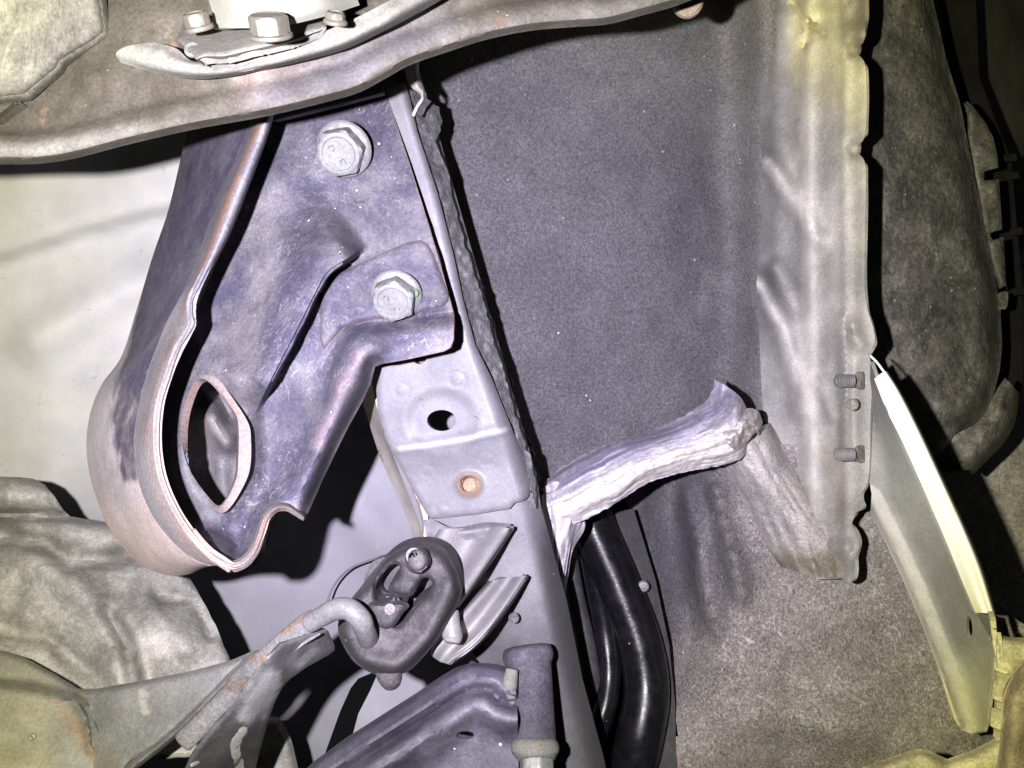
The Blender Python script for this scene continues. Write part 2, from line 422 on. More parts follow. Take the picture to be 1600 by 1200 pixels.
M['gusset'] = mat('pale_gusset_paint', (0.175, 0.170, 0.172), dust=(0.23, 0.222, 0.215), dust_amt=0.5, dust_scale=50, rough=0.65, bump=0.15, grain=0.2, mottle=0.3, rust=0.14, rust_scale=150, rust_col=(0.15, 0.12, 0.10))
M['cream'] = mat('cream_flange_paint', (0.40, 0.375, 0.335), dust=(0.31, 0.29, 0.26), dust_amt=0.4, rust=0.1, rough=0.6, bump=0.1, grain=0.15)
M['undercoat'] = mat('rough_undercoat', (0.085, 0.083, 0.086), dust=(0.17, 0.165, 0.165), dust_amt=0.5, dust_scale=220, speck=0.05, rough=0.6, bump=1.0, bump_scale=330, grain=0.4)
M['felt'] = mat('dark_felt', (0.070, 0.068, 0.075), dust=(0.16, 0.155, 0.16), dust_amt=0.10, dust_scale=25, fibre=0.8, stretch=(760, 520, 600), mottle=0.22, speck=0.035, speck_scale=230, rough=0.9, bump=0.7, grain=0.55, grain_scale=700, spec=0.15, layers=(('worn', (0.20, 0.195, 0.18), 0.6, 0.5),))
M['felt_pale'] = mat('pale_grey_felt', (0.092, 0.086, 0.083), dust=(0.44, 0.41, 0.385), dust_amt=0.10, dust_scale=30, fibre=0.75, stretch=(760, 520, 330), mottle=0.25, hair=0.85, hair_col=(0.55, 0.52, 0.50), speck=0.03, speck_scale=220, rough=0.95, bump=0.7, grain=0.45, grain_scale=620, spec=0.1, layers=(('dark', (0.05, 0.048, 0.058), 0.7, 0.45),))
M['liner'] = mat('scuffed_grey_plastic', (0.225, 0.222, 0.212), dust=(0.33, 0.32, 0.295), dust_amt=0.5, dust_scale=35, hair=0.5, hair_col=(0.42, 0.42, 0.40), speck=0.02, rough=0.6, bump=0.15, grain=0.25, spec=0.3, layers=(('felty', (0.105, 0.102, 0.106), 0.6, 0.5), ('scuff_highlight', (0.50, 0.485, 0.455), 0.7, 0.45), ('yellow', (0.56, 0.52, 0.31), 0.7, 0.45), ('brown', (0.17, 0.15, 0.12), 0.9, 0.4)))
M['foil'] = mat('torn_foil', (0.27, 0.26, 0.30), dust=(0.46, 0.435, 0.415), dust_amt=0.6, dust_scale=90, hair=0.2, hair_col=(0.20, 0.19, 0.25), rough=0.6, metal=0.0, bump=0.25, bump_scale=420, grain=0.3, spec=0.3, rust=0.2, rust_col=(0.16, 0.12, 0.11), rust_scale=260, layers=(('streak', (0.13, 0.125, 0.175), 0.8, 0.35), ('dusty', (0.43, 0.40, 0.365), 0.7, 0.4)))
M['foil_grey'] = mat('dust_caked_foil', (0.27, 0.26, 0.25), dust=(0.42, 0.395, 0.365), dust_amt=0.6, dust_scale=80, rough=0.85, bump=0.8, bump_scale=300, grain=0.5, hair=0.3, hair_col=(.45, .43, .4), layers=(('brown', (0.13, 0.12, 0.085), 0.8, 0.4),))
M['cover'] = mat('dusty_black_plastic', (0.082, 0.079, 0.070), dust=(0.31, 0.30, 0.265), dust_amt=0.5, dust_scale=50, speck=0.16, speck_scale=200, rough=0.55, bump=0.6, bump_scale=260, grain=0.55, grain_scale=500, hair=0.45, hair_col=(0.30, 0.29, 0.26), big_bump=0.25, big_scale=160)
M['black'] = mat('black_plastic', (0.010, 0.010, 0.010), rough=0.6, grain=0.2, bump=0.2)
M['hose'] = mat('glossy_black_hose', (0.004, 0.004, 0.005), dust=(0.016, 0.016, 0.018), dust_amt=0.25, dust_scale=150, speck=0.05, speck_scale=200, rough=0.27, bump=0.08, grain=0.2, spec=0.22)
M['hose_dull'] = mat('dull_black_hose', (0.020, 0.020, 0.022), dust=(0.06, 0.06, 0.065), dust_amt=0.4, dust_scale=120, speck=0.03, rough=0.6, bump=0.2, grain=0.2)
M['white'] = mat('white_fender_paint', (0.80, 0.80, 0.78), dust=(0.62, 0.60, 0.54), dust_amt=0.25, dust_scale=40, rough=0.45, bump=0.05, grain=0.06, mottle=0.08, layers=(('yellow', (0.60, 0.55, 0.30), 0.5, 0.4),))
M['fender'] = mat('grey_fender_primer', (0.20, 0.204, 0.20), dust=(0.28, 0.28, 0.26), dust_amt=0.5, dust_scale=35, hair=0.25, rough=0.65, bump=0.12, grain=0.2, mottle=0.3, layers=(('roll', (0.40, 0.395, 0.375), 0.4, 0.4), ('yellow', (0.42, 0.41, 0.27), 0.5, 0.5)))
M['yellow'] = mat('yellowed_seal', (0.37, 0.345, 0.235), dust=(0.22, 0.195, 0.135), dust_amt=0.75, dust_scale=60, rust=0.15, rust_col=(0.2, 0.15, 0.08), rough=0.65, bump=0.4, grain=0.4)
M['brown'] = mat('muddy_brown_trim', (0.15, 0.12, 0.09), dust=(0.27, 0.23, 0.17), dust_amt=0.7, dust_scale=60, rough=0.75, bump=0.5, grain=0.4)
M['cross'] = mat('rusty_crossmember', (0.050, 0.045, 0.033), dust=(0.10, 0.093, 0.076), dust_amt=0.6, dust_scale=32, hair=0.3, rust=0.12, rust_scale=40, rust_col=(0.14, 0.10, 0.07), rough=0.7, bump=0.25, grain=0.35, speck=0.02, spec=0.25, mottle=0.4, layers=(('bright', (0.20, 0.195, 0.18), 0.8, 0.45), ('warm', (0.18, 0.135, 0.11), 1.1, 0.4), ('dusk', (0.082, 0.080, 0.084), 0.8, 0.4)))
M['mount'] = mat('pale_mount_steel', (0.125, 0.125, 0.112), dust=(0.175, 0.17, 0.145), dust_amt=0.5, dust_scale=50, rust=0.14, rust_scale=70, rust_col=(0.16, 0.125, 0.075), rough=0.78, bump=0.25, grain=0.3, spec=0.2)
M['cup'] = mat('pale_cup_paint', (0.20, 0.205, 0.178), dust=(0.24, 0.235, 0.19), dust_amt=0.4, dust_scale=40, rough=0.6, bump=0.08, grain=0.1, mottle=0.2)
M['zinc'] = mat('zinc_bolt', (0.145, 0.15, 0.145), dust=(0.20, 0.20, 0.187), dust_amt=0.5, dust_scale=150, rough=0.5, metal=0.2, bump=0.2, grain=0.25)
M['old_bolt'] = mat('old_bolt', (0.105, 0.098, 0.078), dust=(0.14, 0.133, 0.112), dust_amt=0.5, dust_scale=120, rough=0.5, metal=0.15, bump=0.2, grain=0.2)
M['muffler'] = mat('brushed_silver_shell', (0.075, 0.074, 0.069), dust=(0.19, 0.185, 0.16), dust_amt=0.5, dust_scale=60, hair=0.5, hair_col=(.26, .255, .22), fibre=0.6, stretch=(300, 200, 50), rough=0.6, metal=0.1, bump=0.3, grain=0.35)
M['shield'] = mat('dull_heat_shield', (0.165, 0.163, 0.152), dust=(0.40, 0.39, 0.36), dust_amt=0.55, dust_scale=70, hair=0.12, hair_col=(0.40, 0.39, 0.36), rough=0.66, metal=0.0, spec=0.25, bump=0.25, bump_scale=520, grain=0.35, grain_scale=1000, layers=(('fold_dark', (0.085, 0.08, 0.07), 0.8, 0.4),))
M['exhaust'] = mat('blue_grey_exhaust_steel', (0.105, 0.108, 0.108), dust=(0.165, 0.16, 0.15), dust_amt=0.55, dust_scale=40, rust=0.30, rust_scale=85, rust_col=(0.13, 0.095, 0.06), hair=0.3, rough=0.6, bump=0.25, grain=0.3, speck=0.01, layers=(('rusty', (0.14, 0.108, 0.075), 1.2, 0.35), ('green', (0.145, 0.138, 0.108), 0.6, 0.4), ('patch', (0.22, 0.22, 0.20), 1.2, 0.15)))
M['hanger'] = mat('rusty_hanger_rod', (0.12, 0.12, 0.125), dust=(0.20, 0.195, 0.19), dust_amt=0.6, dust_scale=80, rust=0.5, rust_scale=60, rust_col=(0.15, 0.10, 0.068), rough=0.5, metal=0.2, bump=0.45, grain=0.4)
M['hang_plate'] = mat('chipped_hanger_plate', (0.10, 0.10, 0.105), dust=(0.20, 0.20, 0.20), dust_amt=0.6, dust_scale=50, rust=0.3, rust_scale=60, rust_col=(0.14, 0.10, 0.07), rough=0.42, metal=0.25, bump=0.3, grain=0.35, layers=(('bright', (0.40, 0.40, 0.40), 0.9, 0.35), ('chip', (0.75, 0.75, 0.72), 0.8, 0.04)))
M['rod'] = mat('grey_steel_rod', (0.14, 0.137, 0.137), dust=(0.22, 0.215, 0.21), dust_amt=0.5, dust_scale=120, speck=0.04, rough=0.5, bump=0.25, grain=0.3)
M['rubber'] = mat('dusty_black_rubber', (0.034, 0.031, 0.034), dust=(0.092, 0.086, 0.088), dust_amt=0.6, dust_scale=55, hair=0.4, hair_col=(0.15, 0.14, 0.14), speck=0.05, speck_scale=220, rough=0.7, bump=0.4, grain=0.4)
M['pin'] = mat('dull_pin_steel', (0.20, 0.19, 0.18), dust=(0.10, 0.07, 0.05), dust_amt=0.6, dust_scale=300, rough=0.8, bump=0.4, grain=0.6, spec=0.1)
M['nub'] = mat('grey_nub', (0.080, 0.074, 0.076), dust=(0.14, 0.13, 0.13), dust_amt=0.5, dust_scale=100, rust=0.2, rust_scale=120, rust_col=(.14, .09, .06), rough=0.75, bump=0.3, grain=0.35, spec=0.2)
M['bush'] = mat('slate_bushing', (0.036, 0.035, 0.048), dust=(0.085, 0.083, 0.092), dust_amt=0.6, dust_scale=60, hair=0.4, hair_col=(.12, .12, .13), speck=0.03, speck_scale=220, rough=0.7, bump=0.35, grain=0.4, rust=0.1, rust_scale=120, rust_col=(.08, .065, .055), spec=.25)
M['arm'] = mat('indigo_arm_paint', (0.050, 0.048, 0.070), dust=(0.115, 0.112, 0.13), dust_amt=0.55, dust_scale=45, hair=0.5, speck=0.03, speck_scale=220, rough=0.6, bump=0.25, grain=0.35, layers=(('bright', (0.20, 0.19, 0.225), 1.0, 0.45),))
M['rusty'] = mat('orange_rust', (0.19, 0.115, 0.07), dust=(0.33, 0.25, 0.17), dust_amt=0.6, dust_scale=200, rough=0.8, bump=0.6, grain=0.4)
M['green'] = mat('green_paint_mark', (0.08, 0.15, 0.06), rough=0.6, bump=0.1, grain=0.5)
M['ground'] = mat('rough_concrete', (0.42, 0.40, 0.34), dust=(0.70, 0.66, 0.57), dust_amt=0.6, dust_scale=40, fibre=0.6, stretch=(90, 200, 330), rough=0.9, bump=0.9, grain=0.5, grain_scale=300)
M['dark_body'] = mat('dim_body_panel', (0.13, 0.12, 0.105), dust=(0.18, 0.165, 0.14), dust_amt=0.4, rough=0.6, grain=0.3)
M['seamline'] = mat('grey_seam', (0.16, 0.16, 0.17), rough=0.6, grain=0.1, bump=0.1)

# ================================================================== SETTING
# painted floor panel behind everything on the left
pf = plane((0, 300, .66), (600, 850, .735), (0, 800, .68))
def d_floor(x, y):
    d = pf(x, y)
    d += 0.022 * sm(-20, 20, segdist(x, y, [(-80, 430), (0, 405), (120, 365), (290, 322), (420, 290)])[1])
    d += -0.016 * ridge(x, y, [(60, 530), (160, 470), (240, 430)], 36)
    d += -0.012 * ridge(x, y, [(560, 800), (600, 850)], 40) + 0.003 * vn(x, y, 120, 1) + 0.0012 * vn(x, y, 42, 2)
    return d
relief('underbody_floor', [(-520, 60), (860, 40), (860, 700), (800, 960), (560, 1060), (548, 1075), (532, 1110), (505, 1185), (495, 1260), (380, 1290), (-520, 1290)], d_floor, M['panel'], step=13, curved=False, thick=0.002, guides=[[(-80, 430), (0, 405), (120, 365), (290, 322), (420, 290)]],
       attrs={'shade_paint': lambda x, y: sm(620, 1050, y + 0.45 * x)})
tag(bpy.data.objects['underbody_floor'], 'pale painted sheet metal floor behind the bracket', None, kind='structure')
pt = plane((560, 1060, .735), (800, 1000, .74), (560, 1250, .70))
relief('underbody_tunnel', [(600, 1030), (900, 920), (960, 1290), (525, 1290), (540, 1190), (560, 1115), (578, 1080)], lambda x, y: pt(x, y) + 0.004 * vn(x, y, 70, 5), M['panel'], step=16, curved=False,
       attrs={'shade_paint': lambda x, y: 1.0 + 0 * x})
tag(bpy.data.objects['underbody_tunnel'], 'grey painted body panel low behind the control arm', None, kind='structure')
# rough ground far to the right
pg = plane((1400, 900, .84), (1600, 700, .90), (1600, 1000, .84))
relief('ground', [(1250, 480), (1950, 300), (1950, 1500), (1250, 1500)], lambda x, y: pg(x, y) + 0.006 * vn(x, y, 26, 6), M['ground'], step=20, curved=False)
tag(bpy.data.objects['ground'], 'rough grey brown concrete ground beyond the fender', None, kind='structure')
# dim body side, top right
pd = plane((1460, 0, .95), (1650, 0, 1.15), (1600, 600, 1.15))
relief('body_side', [(1380, -150), (1900, -150), (1900, 640), (1560, 660), (1440, 300)], lambda x, y: pd(x, y) + .05 * sm(-20, 20, segdist(x, y, [(1540, -40), (1700, 200)])[1]) * -1, M['dark_body'], step=26, curved=False)
tag(bpy.data.objects['body_side'], 'dim brown body side in the far top right corner', None, kind='structure')

# ================================================================== CROSSMEMBER (top)
EDGE = [(-430, 268), (-120, 262), (0, 257), (60, 256), (110, 249), (200, 226), (300, 203), (420, 181), (500, 162), (560, 145), (600, 124), (640, 102), (700, 81), (760, 62), (830, 48), (900, 42), (950, 38), (1000, 25), (1060, 8), (1130, -22)]
EDGE = [tuple(q) for q in spline(EDGE, 130)]
def d_cross(x, y):
    e, s, t = segdist(x, y, EDGE); up = np.where(s < 0, e, 0)
    b = np.interp(x, [-100, 0, 400, 700, 1100], [.330, .325, .318, .335, .375])
    d = b + 0.012 * np.exp(-(up / 7) ** 2)                                 # rolled bottom edge
    d += 0.006 * sm(34, 58, up) + 0.00002 * up                              # trough above the roll
    d += -0.010 * np.exp(-((up - 105) / 40) ** 2) * sm(330, 420, x) * sm(900, 600, x)
    d += 0.0022 * vn(x, y, 60, 7) + 0.0010 * vn(x, y, 24, 8)
    return d
cross = thing('crossmember', 'rusty brown grey pressed steel beam along the top edge', 'beam', (500, 100, .33))
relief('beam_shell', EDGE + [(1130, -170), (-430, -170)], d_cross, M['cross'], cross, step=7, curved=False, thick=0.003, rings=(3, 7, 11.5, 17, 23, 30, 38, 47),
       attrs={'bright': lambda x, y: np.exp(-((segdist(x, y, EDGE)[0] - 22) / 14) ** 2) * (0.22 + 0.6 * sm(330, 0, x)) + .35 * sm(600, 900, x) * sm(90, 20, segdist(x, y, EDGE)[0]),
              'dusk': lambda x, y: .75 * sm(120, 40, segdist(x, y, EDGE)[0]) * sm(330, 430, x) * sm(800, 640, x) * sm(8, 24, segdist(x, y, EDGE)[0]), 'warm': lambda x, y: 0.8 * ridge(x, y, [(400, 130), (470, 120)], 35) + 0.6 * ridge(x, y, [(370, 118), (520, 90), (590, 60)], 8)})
# dark block seen behind the beam's right end
lathe('bump_stop', (1075, 2, .43), (0, -1, 0), [(24, -8), (24, 0), (20, 5), (10, 6), (.1, 6)], M['brown'])
tag(bpy.data.objects['bump_stop'], 'small brown round stub peeping under the beam end, top centre', 'stub')

# mounting plate with cup and three bolts, on the beam
mnt = thing('mounting_plate', 'pale steel mounting foot bolted onto the beam at the top', 'mount', (420, 90, .30))
PLT = [(183, 92), (182, 80), (190, 73), (210, 70), (245, 73), (268, 76), (284, 88), (300, 100), (318, 108), (345, 108), (400, 102), (460, 90), (515, 76), (560, 62), (620, 36), (660, 14), (690, -40), (560, -90), (330, -60), (285, 30), (276, 62), (240, 66)]
LIPB = [(186, 96), (240, 112), (300, 122), (360, 120), (420, 110), (480, 97), (540, 80), (600, 58), (650, 30), (690, -10)]
pm = plane((200, 80, .303), (420, 60, .296), (600, 20, .305))
relief('foot_plate', [(276, 62), (300, 84), (306, 93), (320, 88), (350, 88), (410, 74), (460, 62), (510, 44), (512, 24), (540, 14), (560, 0), (600, -15), (640, -40), (560, -100), (330, -80), (292, 20)], lambda x, y: pm(x, y) + 0.000 + .0006 * vn(x, y, 20, 9), M['mount'], mnt, step=6, curved=False, thick=0.003, lip=(0.003, 3))
loft('foot_rim', [[(240, 66, .308), (276, 76, .308), (300, 95, .308), (350, 91, .306), (410, 77, .304), (460, 65, .304), (512, 47, .304), (560, 26, .305), (620, -5, .307), (660, -25, .310)],
                  [(196, 73, .305), (246, 84, .305), (294, 103, .305), (345, 104, .304), (410, 92, .303), (470, 77, .303), (528, 58, .304), (580, 36, .305), (640, 2, .307), (672, -18, .310)],
                  [(181, 84, .306), (230, 101, .306), (292, 114, .306), (346, 115, .305), (412, 103, .304), (475, 88, .305), (535, 69, .306), (588, 45, .308), (650, 10, .310), (684, -10, .313)],
                  [(189, 98, .310), (236, 112, .312), (298, 123, .314), (350, 121, .315), (415, 109, .316), (480, 94, .317), (542, 76, .318), (597, 50, .319), (660, 17, .321), (696, -4, .323)]], M['mount'], mnt, nu=80, nv=22, thick=0.002, bump=lambda x, y, u, v: .0008 * vn(x, y, 16, 10))
loft('cup', [[(318, -30, .302), (326, 0, .302), (332, 22, .3025), (330, 44, .304)], [(360, -30, .285), (368, 4, .285), (374, 28, .286), (372, 44, .289)], [(430, -30, .276), (432, 4, .276), (432, 30, .278), (432, 42, .282)], [(500, -30, .283), (500, -2, .283), (503, 14, .285), (506, 26, .289)], [(545, -30, .304), (552, -12, .304), (558, -2, .305), (562, 8, .307)]], M['cup'], mnt, nu=30, nv=40, thick=0.002)
lathe('washer_ring', (300, 78, .2995), (-.1, -1, .1), [(12, -2), (12, 1.5), (6, 2), (5, 0), (5, -3)], M['zinc'], mnt, seg=24)
def hexbolt(name, at, nrm, fl, ap, h, m, parent, rot=0.0, dish=True, mark=None):
    prof = [(fl * .96, -1), (fl, 1.0), (fl * .97, 3.0), (ap * 1.22, 5.0), (ap * 1.02, 6.5), (ap, 7), (ap, h - 3.5), (ap * .97, h - .5), (ap * .84, h + .5)]
    prof += [(ap * .78, h + .2), (ap * .74, h - 1.2), (.05, h - 1.2)] if dish else [(ap * .6, h + 1), (.05, h + 1.2)]
    return lathe(name, at, nrm, prof, m, parent, seg=48, hexes=(5, 6), rot=rot)
hexbolt('bolt', (312, 46, .290), (-.15, -.62, .85), 23, 18, 24, M['old_bolt'], mnt, .2)
hexbolt('bolt', (424, 58, .272), (.0, -.62, .85), 34, 27, 33, M['old_bolt'], mnt, .35)
hexbolt('bolt', (524, 36, .288), (.15, -.62, .85), 19, 14, 16, M['old_bolt'], mnt, .1)

# silver shell, top left corner
muf = thing('muffler_shell', 'scratched silver muffler corner in the top left of the picture', 'muffler', (60, 60, .30))
pq = plane((0, 0, .300), (160, 20, .322), (40, 150, .318))
relief('shell_face', [(-460, -160), (150, -160), (160, 0), (168, 42), (165, 54), (150, 66), (97, 98), (92, 109), (48, 146), (40, 152), (-2, 157), (-460, 175)], lambda x, y, e: pq(x, y) + .006 * np.exp(-(e / 5) ** 2) + .0004 * vn(x, y, 22, 11), M['muffler'], muf, step=7, curved=False, thick=0.0025, deep=True)
relief('shell_band', [(-60, 160), (20, 155), (33, 160), (0, 186), (-60, 200)], lambda x, y, e: .322 + .004 * np.exp(-(e / 4) ** 2), M['cross'], muf, step=6, curved=False, thick=0.006, deep=True)

# ================================================================== FELT WHEEL-ARCH LINER
liner = thing('wheel_arch_liner', 'dark grey felt wheel arch liner with scuffed plastic flange at right', 'liner', (950, 400, .62))
pl_ = plane((700, 300, .562), (1180, 300, .650), (900, 740, .605))
def d_felt(x, y):
    d = pl_(x, y) + 0.012 * vn(x, y, 210, 12) * .5 + 0.0016 * vn(x, y, 34, 13)
    d += -0.060 * sm(1110, 1205, x + 0 * y) ** 1.6
    return d
relief('felt_sheet', [(560, -120), (1225, -120), (1222, 200), (1226, 420), (1216, 640), (1170, 735), (1070, 715), (1000, 738), (930, 768), (850, 795), (780, 640), (700, 400), (620, 140)], d_felt, M['felt'], liner, step=10, curved=False,
       attrs={'worn': lambda x, y: 0.55 * sm(1080, 1200, x) + 0.42 * sm(520, 0, y) * sm(650, 1000, x) + .10 * vn(x, y, 85, 19) + .08 * vn(x, y, 30, 20) + .45 * ridge(x, y, [(1106, 425), (1098, 480)], 12) + .3 * ridge(x, y, [(760, 122), (774, 122)], 8)})
LEFT = [(1180, -120), (1184, 0), (1188, 150), (1192, 330), (1182, 440), (1186, 520), (1192, 640), (1206, 720), (1250, 800), (1275, 905)]
RIGHT = [(1352, -124), (1352, 55), (1349, 66), (1342, 74), (1341, 84), (1349, 94), (1352, 104), (1352, 208), (1348, 220), (1341, 229), (1341, 238), (1349, 248), (1352, 260), (1351, 455), (1356, 485), (1365, 515), (1366, 538), (1357, 552), (1362, 572), (1360, 660), (1357, 745), (1352, 762), (1345, 772), (1346, 784), (1349, 790), (1346, 797), (1338, 800), (1336, 806), (1331, 820), (1336, 828), (1342, 842), (1342, 856), (1336, 874), (1336, 890), (1334, 902), (1329, 911), (1322, 910), (1314, 904)]
RIGHT = RIGHT[:1] + [tuple(q) for q in spline(RIGHT[1:], 240)]
def d_strip(x, y):
    t = np.clip((x - 1185) / 170, 0, 1.1)
    d = .596 - .050 * t - .026 * sm(.25, .75, t) - .012 * sm(.74, 1.0, t) - .007 * np.exp(-((x - 1266 - .008 * (y - 300)) / 12) ** 2) - .005 * np.exp(-((x - 1322) / 9) ** 2)
    x2 = x + 8 * vn(x, y, 160, 14)
    d += -0.012 * ridge(x2, y, [(1200, 250), (1240, 320), (1275, 372)], 18)
    d += -0.014 * ridge(x2, y, [(1185, 440), (1225, 510), (1245, 600), (1245, 640)], 17)
    d += 0.010 * ridge(x2, y, [(1215, 420), (1250, 480)], 16)
    d += -0.006 * ridge(x, y, [(1278, 600), (1300, 650)], 9)
    d += 0.010 * ridge(x, y, [(1330, 505), (1345, 540)], 12) - .006 * ridge(x, y, [(1318, 500), (1322, 700)], 10)
    d += 0.012 * ridge(x, y, [(1335, 78), (1352, 78)], 12) + .012 * ridge(x, y, [(1335, 233), (1352, 233)], 12)
    d += 0.010 * sm(760, 900, y) * (vn(x, y, 26, 15)) + .0012 * vn(x, y, 70, 16) + .0004 * vn(x, y, 24, 17)
    d += .012 * ridge(x, y, [(1240, 5), (1268, 42), (1255, 75)], 5) + .012 * ridge(x, y, [(1268, 40), (1285, 52)], 4) + .008 * vn(x, y, 30, 18) * sm(90, 20, y)
    return d
relief('plastic_flange', LEFT + RIGHT[::-1], d_strip, M['liner'], liner, step=6.5, curved=False, thick=0.0018, rings=(2.5, 6),
       attrs={'felty': lambda x, y: 1.0 * sm(1232, 1186, x) * sm(600, 460, y) + .3 * sm(1260, 1200, x) + 0.4 * sm(700, 900, y), 'scuff_highlight': lambda x, y: .85 * np.exp(-((x - 1262 - .008 * (y - 300)) / 13) ** 2) * sm(900, 700, y) + .45 * np.exp(-((x - 1321) / 9) ** 2) * sm(520, 300, y) + .5 * ridge(x, y, [(1198, 255), (1235, 310), (1262, 340)], 13) + .55 * ridge(x, y, [(1186, 440), (1222, 510), (1240, 590)], 13), 'yellow': lambda x, y: sm(260, 0, y) * sm(1215, 1255, x) + .28 * sm(1290, 1330, x) * sm(700, 300, y), 'brown': lambda x, y: .75 * sm(1290, 1345, x) * sm(150, 60, y) * sm(1280, 1310, x) + 0.6 * ridge(x, y, [(1300, 700), (1310, 800)], 25)})  # ridges and ribs lightened: highlight painted in along with pale scuffing
# two threaded push studs on the flange
for (x, y) in ((1322, 595), (1322, 710)):
    st = thing('push_stud', ('upper' if y < 650 else 'lower') + ' grey threaded stud on the plastic flange edge', 'stud', (x, y, .51), 'studs along the liner flange')
    c = P(x, y, .500); pts = [c + Vector((k, 0, 0)) for k in np.linspace(-.0050, .0030, 34)]
    rad = [0.0027 + 0.0005 * math.sin(i * 1.55) for i in range(34)]; rad[0] = rad[1] = .0015
    tube('thread', [tuple(p) for p in pts], rad, M['rod'], st, n=100, seg=16, world=True)
    block('stud_base', [(x + 12, y - 13), (x + 29, y - 16), (x + 30, y + 15), (x + 13, y + 12)], [.502, .506, .506, .502], .524, M['cover'], st, .0022)
lathe('clip_hole', (1331, 632, .502), (-.3, -1, 0), [(10, -1), (10, 1), (8.5, 1.6), (7.5, .4), (.1, .2)], M['cover'], liner, seg=24)

# ================================================================== LOWER FELT
pl2 = plane((1050, 800, .60), (1500, 1150, .55), (1050, 1150, .60))
def d_lf(x, y):
    d = pl2(x, y)
    d += 0.075 * np.clip((1165 - x - .10 * (900 - y)) / 150, 0, 1.3) ** 1.9 * sm(1180, 980, y)
    for k, (a, b) in enumerate([((1075, 770), (1110, 960)), ((1120, 770), (1160, 930))]): d += -0.015 * ridge(x, y, [a, b], 14)
    d += 0.010 * ridge(x, y, [(1050, 800), (1090, 1000)], 22)
    d += -0.012 * ridge(x, y, [(1060, 1040), (1180, 1110), (1330, 1130)], 36) + .014 * sm(1030, 1110, y + .1 * (x - 1050)) * sm(1250, 1120, x) * -1
    d += 0.006 * vn(x, y, 90, 21) + 0.0016 * vn(x, y, 22, 22)
    return d
lf = thing('arch_felt_panel', 'pale grey fibrous felt panel filling the lower right below the foil', 'felt panel', (1250, 1050, .58))
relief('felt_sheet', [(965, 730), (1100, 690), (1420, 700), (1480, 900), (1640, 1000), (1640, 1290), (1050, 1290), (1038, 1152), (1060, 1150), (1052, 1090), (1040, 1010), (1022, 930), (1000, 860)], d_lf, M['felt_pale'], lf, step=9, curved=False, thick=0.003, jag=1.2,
       attrs={'dark': lambda x, y: 0.78 * sm(1200, 1100, x) * sm(1060, 900, y) * (0.62 + .5 * vn(x * 2, y * .35, 34, 23)) + 0.30 * sm(1030, 980, y) * sm(1330, 1200, x)})  # left side and folds darkened: fold shade painted into the felt colour

# ================================================================== BUMPER COVER
pc = plane((1380, 200, .615), (1550, 300, .67), (1450, 600, .635))
cov = thing('bumper_cover', 'dusty dark plastic inside of the bumper cover at the right', 'bumper cover', (1450, 400, .64))
def d_cov(x, y, e):
    d = pc(x, y) + .03 * np.exp(-(e / 16) ** 2) + .0035 * vn(x, y, 44, 24) + 0.0015 * vn(x, y, 18, 25)
    return d - .012 * ridge(x, y, [(1480, 640), (1556, 610)], 20)
relief('cover_shell', [(1300, -120), (1440, -120), (1458, 0), (1478, 90), (1500, 160), (1518, 250), (1538, 350), (1556, 440), (1563, 480), (1566, 540), (1562, 580), (1550, 625), (1532, 662), (1500, 700), (1475, 730), (1300, 740)], d_cov, M['cover'], cov, step=8, curved=False, thick=0.003)
loft('bottom_fold', [[(1440, 728, .655), (1490, 682, .655), (1532, 655, .66), (1556, 612, .665), (1570, 590, .67)], [(1470, 738, .65), (1510, 706, .65), (1546, 672, .655), (1566, 635, .66), (1580, 600, .665)], [(1520, 735, .66), (1536, 715, .66), (1560, 690, .665), (1580, 655, .67), (1588, 610, .675)], [(1520, 742, .69), (1540, 722, .69), (1566, 695, .69), (1586, 660, .69), (1592, 612, .69)]], M['cover'], cov, nu=40, nv=18, thick=.003, bump=lambda x, y, u, v: .004 * vn(x, y, 14, 26))
RIM = [(1511, 158), (1520, 166), (1540, 192), (1552, 215), (1558, 240), (1560, 262), (1538, 268), (1538, 282), (1561, 280), (1566, 358), (1547, 364), (1549, 376), (1568, 370), (1572, 446), (1561, 452), (1545, 400), (1528, 310), (1513, 230)]
relief('outer_rim', RIM, lambda x, y, e: .70 + .004 * np.exp(-(e / 3) ** 2) + .003 * vn(x, y, 20, 27), M['cover'], cov, step=6, curved=False, thick=.004)
relief('clip_tab', [(1561, 458), (1574, 456), (1575, 470), (1572, 482), (1567, 484), (1563, 474)], lambda x, y: .70 + 0 * x, M['cover'], cov, step=5, curved=True, thick=.003)
relief('back_wall', [(1455, -120), (1520, -120), (1530, 120), (1556, 190), (1580, 250), (1600, 480), (1598, 600), (1585, 640), (1560, 600), (1500, 200)], lambda x, y: .82 + 0 * x, M['black'], cov, step=20, curved=False, thick=.004)
for (x, y, a) in ((1568, 247, 0), (1572, 275, 0), (1578, 362, .2), (1582, 456, .1)):
    block('clip', [(x, y - 5), (x + 20, y - 8), (x + 22, y + 4), (x + 2, y + 6)], .74, .80, M['black'], cov, .0008)

